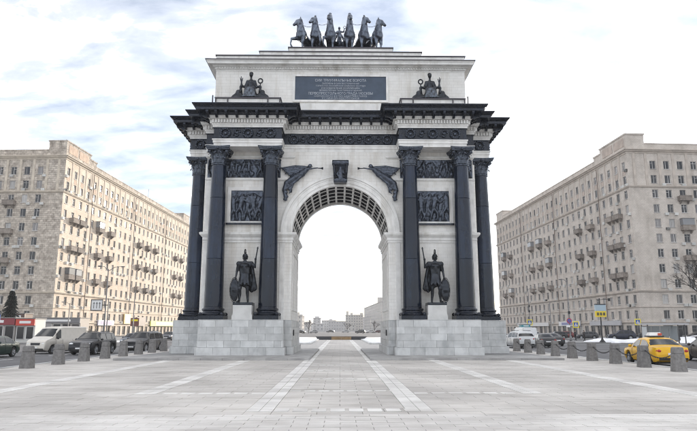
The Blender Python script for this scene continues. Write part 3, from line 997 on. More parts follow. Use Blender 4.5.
# --- columns
Z0, ZT = 2.42, 14.42
def column_proto():
    c = E('column', parent=arch)
    b = MB().box(-.84, .84, -.84, .84, 0, .26)
    b.lathe([(.80, .26), (.84, .32), (.84, .40), (.78, .46), (.70, .49), (.68, .55), (.72, .60), (.76, .66), (.74, .73), (.66, .76), (.635, .84)], 28)
    link('base', smooth_by_angle(b.mesh('base', IRON), 35), c)
    for sx in (-1, 1):
        for sy in (-1, 1):
            k = MB().ball((sx * .72, sy * .72, .36), .13, 8, 5).build('corner_ornament', IRON, c, smooth=True)
    def rad(z):
        t = (z - .84) / (10.72 - .84)
        return .635 - .155 * (t ** 1.5)
    for (za, zb) in ((.84, 4.1), (4.1, 8.35), (8.35, 10.72)):
        pr = [(rad(za) - .015, za + .001), (rad(za), za + .02)]
        n = 8
        for i in range(1, n): pr.append((rad(za + (zb - za) * i / n), za + (zb - za) * i / n))
        pr += [(rad(zb), zb - .02), (rad(zb) - .015, zb - .001)]
        link('shaft_drum', smooth_by_angle(MB().lathe(pr, 40).mesh('shaft_drum', IRON_COL), 30), c)
    cp = MB()
    cp.lathe([(.50, 10.70), (.545, 10.72), (.55, 10.78), (.50, 10.81), (.47, 10.84), (.46, 11.3), (.50, 11.55), (.60, 11.72)], 24)
    # abacus with concave sides
    n = 10; top = []
    for s in range(4):
        for i in range(n):
            t = i / n * 2 - 1
            r = .70 + .17 * t * t
            a = s * pi / 2 - pi / 4 + (t + 1) / 2 * pi / 2
            x, y = r, t * .84
            ca, sa = cos(s * pi / 2), sin(s * pi / 2)
            top.append((x * ca - y * sa, x * sa + y * ca))
    for (k0, z0, k1, z1) in ((.90, 11.74, .94, 11.84), (.98, 11.85, 1.02, 12.0)):
        bs = len(cp.v); m = len(top)
        cp.v += [(x * k0, y * k0, z0) for x, y in top] + [(x * k1, y * k1, z1) for x, y in top]
        cp.f += [(bs + i, bs + (i + 1) % m, bs + m + (i + 1) % m, bs + m + i) for i in range(m)]
        cp.f += [tuple(range(bs + m - 1, bs - 1, -1)), tuple(range(bs + m, bs + 2 * m))]
    def leaf(a, z0, h, r0, out, wd_):
        rows = 6; ca, sa = cos(a), sin(a); bs = len(cp.v)
        for i in range(rows + 1):
            t = i / rows
            r = r0 + out * (t ** 2.2) + .03; z = z0 + h * sin(min(t * 1.12, 1.0) * pi / 2) - (.10 * max(0, t - .82) / .18)
            if t > .82: r += .06
            w = wd_ * (.55 + .6 * sin(pi * min(t * .95 + .05, 1))) * (1 - .45 * t ** 3)
            for s, bulge in ((-1, 0), (-.5, .04), (0, .055), (.5, .04), (1, 0)):
                jag = 1 + (.18 if i % 2 else -.05) * abs(s)
                px, py = r + bulge, s * w * jag
                cp.v.append((px * ca - py * sa, px * sa + py * ca, z))
        for i in range(rows):
            for j in range(4):
                q = bs + i * 5 + j
                cp.f.append((q, q + 1, q + 6, q + 5))
    for k in range(8): leaf(k * pi / 4, 10.82, .42, .46, .14, .16)
    for k in range(8): leaf(k * pi / 4 + pi / 8, 10.84, .74, .46, .2, .16)
    for k in range(4):
        a = pi / 4 + k * pi / 2
        leaf(a, 11.1, .56, .48, .3, .09)
        cx, cy = .86 * cos(a), .86 * sin(a)
        cp.ball((cx, cy, 11.62), .13, 8, 6)
        cp.tube((.5 * cos(a), .5 * sin(a), 11.2), (cx, cy, 11.72), .05, .06, 6)
        a2 = k * pi / 2
        cp.ball((.70 * cos(a2), .70 * sin(a2), 11.86), .11, 7, 5)
        for s in (-1, 1):
            cp.ball((.60 * cos(a2 + s * .28), .60 * sin(a2 + s * .28), 11.6), .085, 6, 5)
    link('capital', smooth_by_angle(cp.mesh('capital', IRON_ROUGH), 50), c)
    return c
colp = column_proto()
spots = []
for sx in (-1, 1):
    spots += [(sx * 4.92, 0), (sx * 8.58, 0), (sx * 10.62, 2.85), (sx * 10.62, 5.35), (sx * 4.92, 8.2), (sx * 8.58, 8.2)]
for i, (x, y) in enumerate(spots):
    c = colp if i == 0 else copy_tree(colp, arch)
    c.location = (x, y, Z0)

# --- podiums built of granite blocks
def podium(sx):
    rnd = random.Random(40 + sx)
    q = [(3.28, 0.0), (3.72, 0.0), (3.72, -1.25), (9.28, -1.25), (9.28, 0.2), (9.28, 1.65), (11.7, 1.65), (11.7, 6.55), (9.28, 6.55), (9.28, 9.45), (3.72, 9.45), (3.72, 8.2), (3.28, 8.2)]
    q = [p for p in q if p != (9.28, 0.2)]
    if sx < 0: q = [(-x, y) for x, y in reversed(q)]
    core = ring(MB(), offs(q, -.10), [(0, .10), (0, 2.37)], cap_lo=True, cap_hi=True)
    po = core.build('podium', GRANITE_D, arch)
    ring(MB(), q, [(-.2, 2.371), (0.0, 2.372), (.0, 2.40), (-.2, 2.41)], cap_hi=True).build('podium_top', GRANITE, po)
    courses = [(.12, .62, .13), (.62, 1.06, 0), (1.06, 1.50, 0), (1.50, 1.94, 0), (1.94, 2.37, 0)]
    n = len(q)
    for i in range(n):
        a, b = Vector(q[i]), Vector(q[(i + 1) % n])
        e = b - a; ln = e.length; e.normalize(); nn = Vector((e.y, -e.x))
        prev = Vector(q[i]) - Vector(q[i - 1]); nxt = Vector(q[(i + 2) % n]) - b
        conv_a = prev.x * e.y - prev.y * e.x > 0
        conv_b = e.x * nxt.y - e.y * nxt.x > 0
        if (a.y + b.y) / 2 > 9.0: continue
        for ci, (z0, z1, out) in enumerate(courses):
            s0 = -out if conv_a else (out + .0)
            s1 = ln + (out if conv_b else -out)
            if not conv_a: s0 += .0
            # alternate who owns the corner
            if conv_a: s0 += (.12 + out if ci % 2 == 0 else 0.0)
            if conv_b: s1 -= (.12 + out if ci % 2 == 1 else 0.0)
            if conv_a and ci % 2 == 0: s0 -= out
            if conv_b and ci % 2 == 1: s1 -= 0
            if not conv_a: s0 += .004
            if not conv_b: s1 -= .004
            L_ = s1 - s0
            if L_ <= .05: continue
            k = max(1, round(L_ / rnd.uniform(.95, 1.25)))
            cuts = [s0]
            off = rnd.uniform(.35, .65)
            for j in range(1, k + (1 if k > 1 else 0)):
                cc = s0 + L_ * (j - off * (1 if ci % 2 else .15)) / k
                if cuts[-1] + .25 < cc < s1 - .25: cuts.append(cc)
            cuts.append(s1)
            for c0, c1 in zip(cuts[:-1], cuts[1:]):
                mid = a + e * ((c0 + c1) / 2)
                proud = out + rnd.uniform(-.004, .006)
                th = .12 + proud
                cpos = mid + nn * (proud - th / 2)
                o = link('stone_block', cube_mesh(GRANITE), po, (cpos.x, cpos.y, (z0 + z1) / 2))
                o.scale = (c1 - c0 - .010, th, z1 - z0 - .010)
                o.rotation_euler = (0, 0, atan2(e.y, e.x))
    # pedestal of the warrior
    x0, x1 = (5.86, 7.1) if sx > 0 else (-7.1, -5.86)
    pd = MB().box(x0, x1, -.95, .3, 2.412, 3.36).build('statue_pedestal', mat('pale_pedestal', (.6, .6, .59), .7, var=.15, nscale=1.5), arch)
    MB().box(x0 - .05, x1 + .05, -1.0, .35, 2.405, 2.72).build('pedestal_foot', MATS['pale_pedestal'], pd)
for sx in (-1, 1): podium(sx)
for sx in (-1, 1):
    k = MB().box(-.06, .06, -.11, .11, -.2, .2).build('sign_plate', BLACK, arch, (sx * 3.26, 1.6, 1.55))

# ================================================================== STATUES
def warrior(sx, label):
    K = 3.42 / 1.8
    t = tag(E('warrior_statue', (sx * 6.48, -.32, 3.362)), label, 'statue', 'bronze warriors between the columns')
    def s(p): return (p[0] * -sx * K, p[1] * K, p[2] * K + .16)
    def c(a, ra, b, rb): return ('c', s(a), ra * K, s(b), rb * K)
    def e(a, r): return ('e', s(a), tuple(q * K for q in r))
    P = []
    for q, kx, kz, fx in ((-1, -.15, .50, -.17), (1, .11, .52, .13)):
        ky = -.07 if q < 0 else .0
        P += [c((q * .095, 0, .93), .098, (kx, ky, kz), .072), c((kx, ky - .01, kz), .062, (kx * 1.0, ky + .05, .32), .062),
              c((kx, ky + .05, .32), .058, (fx, ky + .05, .09), .042), c((fx, ky + .04, .06), .045, (fx * 1.25, ky - .13, .035), .038)]
    P += [c((-.07, 0, 1.0), .12, (-.09, -.01, 1.32), .115), c((.07, 0, 1.0), .12, (.09, -.01, 1.32), .115), c((0, -.03, 1.05), .12, (0, -.04, 1.3), .125)]
    P += [e((-.075, -.12, 1.32), (.08, .05, .06)), e((.075, -.12, 1.32), (.08, .05, .06))]
    P += [c((-.2, 0, 1.41), .075, (.2, 0, 1.41), .075), e((-.235, 0, 1.39), (.085, .085, .1)), e((.235, 0, 1.39), (.085, .085, .1))]
    for k in range(9):                                           # skirt strips
        a = 2 * pi * k / 9
        P.append(c((.14 * cos(a), .11 * sin(a), .98), .05, (.2 * cos(a), .16 * sin(a) - .01, .64), .045))
    P += [c((0, 0, 1.0), .14, (0, 0, .78), .15)]
    P += [c((0, 0, 1.42), .062, (0, -.02, 1.56), .055), e((0, -.035, 1.635), (.073, .09, .105)), e((0, -.125, 1.63), (.018, .025, .03))]
    P += [c((.235, 0, 1.38), .062, (.36, -.02, 1.27), .05), c((.36, -.02, 1.27), .047, (.385, -.1, 1.50), .036), e((.385, -.105, 1.55), (.045, .045, .055))]
    P += [c((-.235, 0, 1.38), .062, (-.285, .02, 1.12), .05), c((-.285, .02, 1.12), .045, (-.30, -.08, .92), .034), e((-.30, -.1, .87), (.04, .045, .055))]
    link('body', blob_mesh(P, .042, 'warrior_body', BRONZE, 1), t)
    H = [e((0, -.02, 1.685), (.092, .112, .085)), c((-.085, -.06, 1.66), .02, (.085, -.06, 1.66), .02), c((-.075, .02, 1.66), .03, (-.07, 0, 1.56), .025), c((.075, .02, 1.66), .03, (.07, 0, 1.56), .025)]
    for k in range(9):
        a = radians(25 + k * 16); r = .13
        H.append(c((0, -.02 - r * cos(a), 1.70 + r * sin(a) * 1.05), .022, (0, -.02 - (r + .055) * cos(a), 1.70 + (r + .06) * sin(a) * 1.1), .026))
    link('helmet', blob_mesh(H, .03, 'warrior_helmet', BRONZE, 1), t)
    C_ = []
    for k in range(7):
        x = -.12 + k * .065
        C_.append(c((x * .9, .12, 1.42), .035, (x * 1.15 + .08 + .02 * (k % 2), .16 + .03 * (k % 2), .42 + .05 * abs(k - 4)), .055))
    C_.append(c((.2, .08, 1.42), .05, (.3, .14, .9), .06)); C_.append(c((.3, .14, .9), .06, (.27, .14, .5), .05))
    link('cape', blob_mesh(C_, .05, 'warrior_cape', BRONZE, 1), t)
    Sh = [e((-.34, -.06, .46), (.175, .045, .44)), e((-.34, -.10, .46), (.05, .04, .08))]
    sh = link('shield', blob_mesh(Sh, .045, 'warrior_shield', BRONZE, 1), t)
    rim = MB(); cc = s((-.34, -.085, .46)); rim.torus(cc, 1.0, .035, 'y', 28, 6, .165 * K, .43 * K)
    rm = rim.build('shield_rim', BRONZE, sh, smooth=True)
    sp = MB(); a, b = s((.365, -.105, 1.38)), s((.45, -.11, 1.93))
    sp.tube(a, b, .045, .04, 8); b2 = s((.462, -.11, 2.0)); sp.tube(b, b2, .07, .02, 6)
    sp.build('spear', BRONZE, t)
    MB().box(-.64, .64, -.62, .6, .002, .18).build('plinth', BRONZE, t)
warrior(-1, 'dark bronze helmeted warrior statue with spear and oval shield, left of the archway')
warrior(1, 'dark bronze helmeted warrior statue with spear and oval shield, right of the archway')

def seated(sx, label):
    t = tag(E('seated_statue', (sx * 6.72, 1.12, 18.472)), label, 'statue', 'seated bronze figures on the attic')
    P = []
    c = lambda a, ra, b, rb: P.append(('c', (a[0] * -sx, a[1], a[2]), ra, (b[0] * -sx, b[1], b[2]), rb))
    e = lambda a, r: P.append(('e', (a[0] * -sx, a[1], a[2]), r))
    c((0, .25, .75), .28, (0, .22, 1.35), .23)                       # torso
    c((-.27, .22, 1.44), .13, (.27, .22, 1.44), .13)
    c((0, .2, 1.5), .09, (0, .16, 1.75), .085); e((0, .13, 1.92), (.15, .18, .2)); e((0, .2, 2.02), (.17, .18, .13))
    for s in (-1, 1):
        c((s * .18, .2, .75), .22, (s * .24, -.28, .82), .17)       # thighs under drapery
        c((s * .24, -.28, .82), .17, (s * .26, -.32, .2), .17); c((s * .26, -.32, .1), .12, (s * .28, -.5, .06), .08)
    e((0, -.15, .45), (.5, .42, .45)); c((-.3, -.3, .72), .12, (.3, -.3, .72), .12)
    for k in range(7):
        x = -.42 + .14 * k; c((x * .8, -.34, .75), .07, (x, -.42 - .04 * (k % 2), .06), .08)
    c((-.3, .2, 1.40), .1, (-.44, .12, 1.0), .095); c((-.44, .12, 1.0), .09, (-.66, -.05, 1.04), .08); c((-.66, -.05, 1.0), .1, (-.68, -.06, 1.3), .07)
    c((.3, .2, 1.40), .1, (.44, .12, 1.0), .095); c((.44, .12, 1.0), .09, (.70, -.05, 1.02), .08)
    # trophies and shields heaped at the sides
    for s in (-1, 1):
        e((s * .72, .05, .26), (.3, .3, .3)); e((s * 1.1, .0, .22), (.3, .26, .24)); c((s * .85, -.1, .5), .16, (s * 1.35, -.1, .12), .12)
        e((s * 1.25, .05, .16), (.2, .2, .18)); c((s * .70, .05, .4), .14, (s * .72, .0, .85), .10); e((s * .74, 0, .95), (.11, .11, .13)); e((s * .9, -.05, .55), (.2, .18, .22))
        c((s * .6, -.25, .2), .14, (s * 1.05, -.3, .1), .12)
    me = blob_mesh(P, .045, 'seated_body', BRONZE, 1)
    link('body', me, t)
    t.scale = (1.0, 1.0, 1.1)
    D = []
    for k in range(9):
        x = -.44 + .11 * k
        D.append(('c', (x * .55, -.40, .80 - .10 * abs(k - 4) / 4), .07, (x * 1.05, -.56 - .07 * (k % 2), .10), .06))
    D.append(('c', (-.26, -.3, .80), .12, (.26, -.3, .80), .12))
    link('drapery', blob_mesh(D, .04, 'drapery', mat('lap_highlight_bronze', (.11, .13, .16), .28, .75, col2=(.05, .055, .065), nscale=6), 1), t)  # highlight on the lap put into the colour as a lighter bronze
    w = MB().torus((.72 * -sx, 0, 1.42), .16, .05, 'y', 16, 6).build('wreath', BRONZE, t, smooth=True)
    MB().tube((.72 * -sx, 0, 1.0), (.72 * -sx, 0, 1.28), .05, .04, 8).build('staff', BRONZE, t)
    p = MB()
    for dx_, dz in ((-.09, .36), (0.0, .44), (.12, .33)):
        p.tube((-.68 * -sx, -.06, 1.25), ((-.70 + dx_) * -sx, -.06, 1.28 + dz), .05, .025, 6)
    p.build('palm_branch', BRONZE, t)
seated(-1, 'dark seated figure with raised palm branch on the left of the attic')
seated(1, 'dark seated figure with raised palm branch on the right of the attic')

def quadriga():
    t = tag(E('chariot_sculpture', (0, 3.9, 23.062)), 'bronze chariot drawn by six horses abreast on top of the arch', 'sculpture')
    MB().box(-4.05, 4.05, -1.4, 2.6, .0, .30).build('plinth', PLASTER, t)
    MB().box(-4.12, 4.12, -1.46, 2.66, .303, .40).build('plinth_top', FLASH, t)
    xs = [-3.05, -1.95, -.82, .68, 1.78, 2.85]
    yaw = [26, 14, 4, -4, -14, -26]                     # degrees, positive turns towards -x
    heads = [48, 36, 12, -8, -40, -52]
    lift = [-.12, .0, .22, .22, .05, -.1]
    for i in range(6):
        P = []
        c = lambda a, ra, b, rb: P.append(('c', a, ra, b, rb))
        e = lambda a, r, *k: P.append(('e', a, r, *k))
        up = lift[i]
        # body: chest at the front (-y), rump behind and lower
        c((0, -.15, 1.28), .36, (0, .75, 1.12), .38); c((0, .75, 1.12), .38, (0, 1.25, 1.05), .36)
        e((0, -.28, 1.36), (.43, .34, .5))
        e((-.14, -.5, 1.28), (.17, .1, .22)); e((.14, -.5, 1.28), (.17, .1, .22))
        c((0, -.3, 1.62), .33, (0, -.42, 2.05), .25); c((0, -.42, 2.05), .25, (0, -.42, 2.45 + up), .185)
        hy = radians(heads[i])
        hx, hyv = -sin(hy), -cos(hy)
        pz = 2.56 + up
        pol = (0, -.42, pz)
        nose = (hx * .46, -.42 + hyv * .46, pz - .38)
        c(pol, .18, (hx * .22, -.42 + hyv * .22, pz - .1), .18); c((hx * .2, -.42 + hyv * .2, pz - .1), .17, nose, .11)
        e(nose, (.125, .125, .115)); c((hx * .2, -.42 + hyv * .2, pz - .2), .13, (0, -.45, pz - .35), .16)
        px_, py_ = cos(hy), -sin(hy)
        for s in (-1, 1):
            c((px_ * s * .08, -.42 + py_ * s * .08, pz + .1), .05, (px_ * s * .1, -.42 + py_ * s * .1, pz + .3), .022)
        c((0, -.36, pz + .15), .05, (0, -.4, pz + .33), .04)
        for k in range(7):                                       # mane
            z = 1.75 + k * .13 + up * k / 7
            c((0, -.2 - k * .012, z), .09, (.16 * (1 if i < 3 else -1) * (1 if k % 2 else .7), -.24 - k * .02, z - .1), .07)
        # hind legs
        for s in (-1, 1):
            c((s * .2, 1.2, 1.0), .24, (s * .22, 1.02, .58), .14); c((s * .22, 1.02, .58), .12, (s * .22, 1.34, .36), .075)
            c((s * .22, 1.34, .36), .075, (s * .22, 1.26, .1), .06); c((s * .22, 1.22, .08), .08, (s * .22, 1.16, .0), .085)
        # front legs: one raised on the outer horses
        for s in (-1, 1):
            raised = (i == 0 and s < 0) or (i == 2 and s < 0) or (i == 4 and s > 0) or (i == 1 and s > 0)
            big = .26 if i == 0 else .14
            if raised:
                c((s * .2, -.35, 1.08), .17, (s * (.28 + big), -.72, .98), .11); c((s * (.28 + big), -.72, .98), .095, (s * (.30 + big * 1.2), -.74, .55), .065)
                c((s * (.30 + big * 1.2), -.74, .55), .065, (s * (.24 + big * 1.2), -.62, .36), .075)
            else:
                c((s * .2, -.32, 1.08), .17, (s * .19, -.42, .58), .1); c((s * .19, -.42, .58), .09, (s * .18, -.36, .1), .06)
                c((s * .18, -.38, .08), .08, (s * .18, -.42, .0), .09)
        c((0, 1.5, 1.15), .09, (0, 1.85, .85), .12); c((0, 1.85, .85), .12, (0, 1.9, .3), .07)
        # harness band
        h = link('horse', blob_mesh(P, .045, 'horse', PATINA, 1), t, (xs[i], -.35, .402))
        h.rotation_euler = (0, 0, radians(-yaw[i]))
        h.scale = (1.12, 1.0, 1.06)
        MB().torus((0, -.18, 1.3), 1.0, .045, 'y', 20, 6, .41, .47).build('harness', BRONZE, h, smooth=True)
    # reins between the heads
    r = MB()
    for a, b in zip(range(5), range(1, 6)):
        if a == 2: continue
        z0, z1 = 2.75 + lift[a], 2.75 + lift[b]
        pts = [Vector((xs[a] + (xs[b] - xs[a]) * k / 6, -.7, z0 + (z1 - z0) * k / 6 - .22 * sin(pi * k / 6))) for k in range(7)]
        rr = MB()
        for p, q in zip(pts[:-1], pts[1:]): rr.tube(p, q, .018, n=5)
        rr.build('rein', BRONZE, t)
    ch = MB()
    n = 14
    for i in range(n + 1):
        a = pi + pi * i / n
        for rr, z in ((.62, .8), (.72, 1.55), (.66, 1.55), (.56, .8)):
            ch.v.append((-.07 + rr * cos(a), 1.2 + rr * sin(a) * .8, z + .40))
    for i in range(n):
        for j in range(4):
            k = (j + 1) % 4; b = i * 4
            ch.f.append((b + j, b + k, b + 4 + k, b + 4 + j))
    ch.box(-.69, .55, .1, 1.9, 1.10, 1.20)
    co = ch.build('chariot', PATINA, t)
    for s in (-1, 1):
        wx = -.07 + s * .74
        w = MB().torus((wx, 1.35, .92), .46, .06, 'x', 20, 6)
        for k in range(8):
            a = 2 * pi * k / 8
            w.tube((wx, 1.35, .92), (wx, 1.35 + .45 * cos(a), .92 + .45 * sin(a)), .03, n=5)
        w.build('wheel', PATINA, co)
    P = []
    c = lambda a, ra, b, rb: P.append(('c', a, ra, b, rb))
    O = Vector((-.12, .35, 1.42))
    def q(x, y, z): return tuple(O + Vector((x, y, z)))
    c(q(0, 0, .1), .26, q(0, 0, .8), .17); c(q(0, 0, .8), .17, q(0, 0, 1.15), .19); c(q(-.18, 0, 1.2), .09, q(.18, 0, 1.2), .09)
    c(q(0, 0, 1.25), .07, q(0, -.02, 1.38), .07); P.append(('e', q(0, -.03, 1.5), (.11, .13, .14)))
    c(q(-.2, 0, 1.2), .07, q(-.33, -.1, .95), .06); c(q(-.33, -.1, .95), .06, q(-.28, -.35, .95), .05)
    c(q(.2, 0, 1.2), .07, q(.36, -.05, 1.15), .06); c(q(.36, -.05, 1.15), .06, q(.42, -.15, 1.4), .05)
    for s in (-1, 1):
        for k in range(3):
            c(q(s * .1, .15, 1.15), .07, q(s * (.38 + .03 * k), .35, .75 - .22 * k), .05)
    link('driver', blob_mesh(P, .04, 'driver', PATINA, 1), t)
    MB().torus(q(.44, -.16, 1.52), .1, .025, 'y', 14, 5).build('wreath', PATINA, t)
quadriga()

# ================================================================== BOLLARDS AND CHAINS
def bollard_mesh():
    mb = MB()
    def fr(w0, z0, w1, z1):
        mb.hexa([(-w0, -w0, z0), (w0, -w0, z0), (w0, w0, z0), (-w0, w0, z0), (-w1, -w1, z1), (w1, -w1, z1), (w1, w1, z1), (-w1, w1, z1)])
    fr(.255, -.01, .205, .74); fr(.192, .738, .190, .772); fr(.203, .77, .186, .99); fr(.186, .9895, .15, 1.03)
    return mb
bm_ = bmesh.new(); tmpm = bollard_mesh().mesh('bollard', BOLL); bm_.from_mesh(tmpm)
bmesh.ops.bevel(bm_, geom=bm_.edges[:], offset=.012, segments=1, affect='EDGES'); bm_.to_mesh(tmpm); bm_.free()
ORD = ['nearest', 'second', 'third', 'fourth', 'fifth', 'sixth', 'seventh', 'eighth', 'ninth', 'tenth']
BZ = []
for sx, d0, st, nb in ((-1, 25.9, 3.16, 9), (1, 26.45, 3.02, 9)):
    side = 'left' if sx < 0 else 'right'
    for k in range(nb):
        o = link('bollard', tmpm, None, (sx * 14.62, -41.2 + d0 + st * k, 0.0))
        o.rotation_euler = (0, 0, random.uniform(-.05, .05))
        lab = 'square grey granite bollard, nearest the camera in the %s-hand row' % side if k == 0 else \
              'square grey granite bollard, %s from the camera in the %s-hand row' % (ORD[k], side)
        tag(o, lab, 'bollard', 'granite bollards along the plaza edge')
        if sx > 0: BZ.append(-41.2 + d0 + st * k)
        MB().torus((0, 0, .8), .05, .015, 'x', 10, 5).build('eye_ring', BLACK, o, (0, .2, 0))
for k in range(len(BZ) - 1):
    ya, yb = BZ[k] + .2, BZ[k + 1] - .2
    ln = yb - ya; n = int(ln / .075)
    mb = MB()
    for i in range(n):
        t = (i + .5) / n
        y = ya + ln * t; z = .80 - .30 * (1 - (2 * t - 1) ** 2)
        sl = .30 * 4 * (2 * t - 1) / ln
        mb.torus((14.62, y, z), .045, .012, 'x' if i % 2 else 'z', 8, 4, 1.25 if i % 2 else .7, .7 if i % 2 else 1.25)
    o = mb.build('chain', BLACK)
    tag(o, 'sagging black chain between the %s and %s bollards of the right-hand row' % ('first' if k == 0 else ORD[k], ORD[k + 1]), 'chain', 'chains of the right-hand bollards')

# ================================================================== APARTMENT BLOCKS
def pane_joined(): return PANE
def window_meshes(w, h, style):
    fr = MB(); t = .09
    y0, y1 = -.04, .06
    fr.box(-w / 2, -w / 2 + t, y0, y1, -h / 2, h / 2); fr.box(w / 2 - t, w / 2, y0, y1, -h / 2, h / 2)
    fr.box(-w / 2 + t, w / 2 - t, y0, y1, h / 2 - t, h / 2); fr.box(-w / 2 + t, w / 2 - t, y0, y1, -h / 2, -h / 2 + t)
    if style == 0:
        fr.box(-.05, .05, y0, y1, -h / 2 + t, h / 2 - t); fr.box(-w / 2 + t, -.05, y0, y1, h * .18, h * .18 + .07)
    elif style == 1:
        fr.box(-w * .14, -w * .14 + .09, y0, y1, -h / 2 + t, h / 2 - t)
    else:
        fr.box(-.05, .05, y0, y1, -h / 2 + t, h / 2 - t); fr.box(-w / 2 + t, w / 2 - t, y0 - .002, y1 - .002, h * .2, h * .2 + .08)
    sill = None
    fr.box(-w / 2 - .08, w / 2 + .08, -.34, -.02, -h / 2 - .09, -h / 2 - .002)
    pn = MB().poly([(-w / 2 + .02, .02, -h / 2 + .02), (w / 2 - .02, .02, -h / 2 + .02), (w / 2 - .02, .02, h / 2 - .02), (-w / 2 + .02, .02, h / 2 - .02)])
    return fr, pn

def apartment(label, corner, rot, m, stone_front, stone_side, trim, pink):
    """Local frame: long side runs along +y at x = 0, the short front along x*m at y = 0."""
    rnd = random.Random(5 if m > 0 else 9)
    B = tag(E('apartment_building', (corner[0], corner[1], -.12), rot), label, 'building', 'apartment blocks flanking the arch')
    ZC, BAY, NB, FB, FN = 43.0, 3.6, 28, 3.3, 7
    F0 = 6.1 - FB / 2
    LEN = NB * BAY; FW = F0 + FB * FN + 2
    rows = [5.1 + 3.45 * i for i in range(11)]
    ww, wh = 1.4, 1.95
    # a facade: u along, z up, d inward
    def place(face, u, d, z):
        return (m * d, u, z) if face == 's' else (m * u, d, z)
    windows = []
    def facade(face, umax, centers, bay, mtl):
        mb = MB()
        def Q(u0, u1, z0, z1, d=0.0):
            if u1 - u0 < .01 or z1 - z0 < .01: return
            mb.poly([place(face, u0, d, z0), place(face, u1, d, z0), place(face, u1, d, z1), place(face, u0, d, z1)])
        Q(0, umax, rows[-1] + 1.725, ZC)
        zb = [(0.0, 3.375)] + [(r - 1.725, r + 1.725) for r in rows]
        for ri, (z0, z1) in enumerate(zb):
            u = 0.0
            for ci, cc in enumerate(centers):
                if ri == 0: w, h, zc = 2.3, 2.5, 1.5
                else: w, h, zc = ww, wh, (z0 + z1) / 2
                a, b = cc - w / 2, cc + w / 2; c, d = zc - h / 2, zc + h / 2
                nu = cc + bay / 2
                Q(u, a, z0, z1); Q(a, b, z0, c); Q(a, b, d, z1); Q(b, nu, z0, z1)
                dp = .30
                for (p, q) in (((a, c), (b, c)), ((b, c), (b, d)), ((b, d), (a, d)), ((a, d), (a, c))):
                    mb.poly([place(face, p[0], 0, p[1]), place(face, q[0], 0, q[1]), place(face, q[0], dp, q[1]), place(face, p[0], dp, p[1])])
                windows.append((face, cc, zc, ri, w, h))
                u = nu
            Q(u, umax, z0, z1)
        return mb.build('wall', mtl, B)
    sc = [BAY / 2 + BAY * i for i in range(NB)]
    fc = [F0 + FB * (i + .5) for i in range(FN)]
    # the first front cell starts at F0
    facade('s', LEN, sc, BAY, stone_side)
    facade('f', FW, fc, FB, stone_front)
    bk = MB()
    bk.poly([(0, LEN, 0), (m * FW, LEN, 0), (m * FW, LEN, ZC), (0, LEN, ZC)]); bk.poly([(m * FW, 0, 0), (m * FW, LEN, 0), (m * FW, LEN, ZC), (m * FW, 0, ZC)])
    bk.build('rear_wall', stone_front, B)
    # windows, nearest as parts
    styles = [window_meshes(ww, wh, s) for s in range(3)]
    wm = [(f.mesh('window', WFRAME), p.mesh('pane', PANE)) for f, p in styles]
    sf, sp_ = window_meshes(2.3, 2.5, 0)
    sm = (sf.mesh('shop_window', mat('shop_frame', (.2, .2, .2), .5, objvar=.5)), sp_.mesh('pane', PANE))
    upper = [w for w in windows if w[3] > 0]
    upper.sort(key=lambda w: (w[1] if w[0] == 's' else w[1] * .6))
    restf, restp = MB(), MB()
    rotz = {'f': 0, 's': (-pi / 2 if m > 0 else pi / 2)}
    for k, (face, u, z, ri, w, h) in enumerate(upper + [w for w in windows if w[3] == 0]):
        p = place(face, u, .2, z)
        if ri == 0:
            o = link('shop_window', sm[0], B, p); o.rotation_euler = (0, 0, rotz[face]); link('pane', sm[1], o)
        elif k < 300:
            fm, pm = wm[rnd.choice((0, 0, 1, 1, 2))]
            o = link('window', fm, B, p); o.rotation_euler = (0, 0, rotz[face])
            if rnd.random() < .5: o.scale = (-1, 1, 1)
            link('pane', pm, o)
        else:
            R = Matrix.Rotation(rotz[face], 4, 'Z'); T = Matrix.Translation(p)
            for src, dst in ((styles[1][0], restf), (styles[1][1], restp)):
                b = len(dst.v); dst.v += [tuple(T @ R @ Vector(v)) for v in src.v]; dst.f += [tuple(b + i for i in q) for q in src.f]
    restf.build('far_windows', WFRAME, B, kind='stuff'); restp.build('far_panes', mat('far_pane', (.12, .12, .125), .1), B, kind='stuff')
    # cornices, strings, parapet
    fp = [(0, 0), (m * FW, 0), (m * FW, LEN), (0, LEN)]
    if m < 0: fp = [fp[0], fp[3], fp[2], fp[1]]
    ring(MB(), fp, [(-.1, 42.3), (.12, 42.31), (.15, 42.6), (.5, 42.75), (.55, 42.95), (.8, 43.05), (.82, 43.22), (-.3, 43.4)], cap_hi=True).build('cornice', trim, B)
    ring(MB(), fp, [(-.1, 34.1), (.15, 34.12), (.35, 34.35), (.40, 34.55), (-.1, 34.62)]).build('string_course', trim, B)
    ring(MB(), fp, [(-.1, 10.05), (.2, 10.07), (.35, 10.25), (.40, 10.42), (-.1, 10.5)]).build('string_course', trim, B)
    ring(MB(), fp, [(-.1, 6.65), (.10, 6.66), (.16, 6.78), (-.1, 6.82)]).build('string_course', trim, B)
    ring(MB(), fp, [(-.05, 3.30), (.25, 3.31), (.30, 3.52), (-.05, 3.6)]).build('string_course', trim, B)
    ring(MB(), fp, [(-.30, 43.3), (-.30, 44.75), (-.2, 44.78), (-.2, 44.95), (-.6, 44.97), (-.6, 43.5)]).build('parapet', stone_front, B)
    # corner turret blocks on the roof
    def turret(s0, s1, f1, z1, name='roof_block'):
        q = [(m * .18, s0), (m * f1, s0), (m * f1, s1), (m * .18, s1)]
        if m < 0: q = [q[0], q[3], q[2], q[1]]
        o = ring(MB(), q, [(0, 43.35), (0, z1 - .4), (.15, z1 - .3), (.2, z1)], cap_hi=True).build(name, stone_front, B)
        return o
    t0 = turret(.18, 12.9, 4.6, 47.2); turret(12.95, 16.4, 4.2, 46.0); turret(LEN - 8, LEN - .3, 5, 47.0)
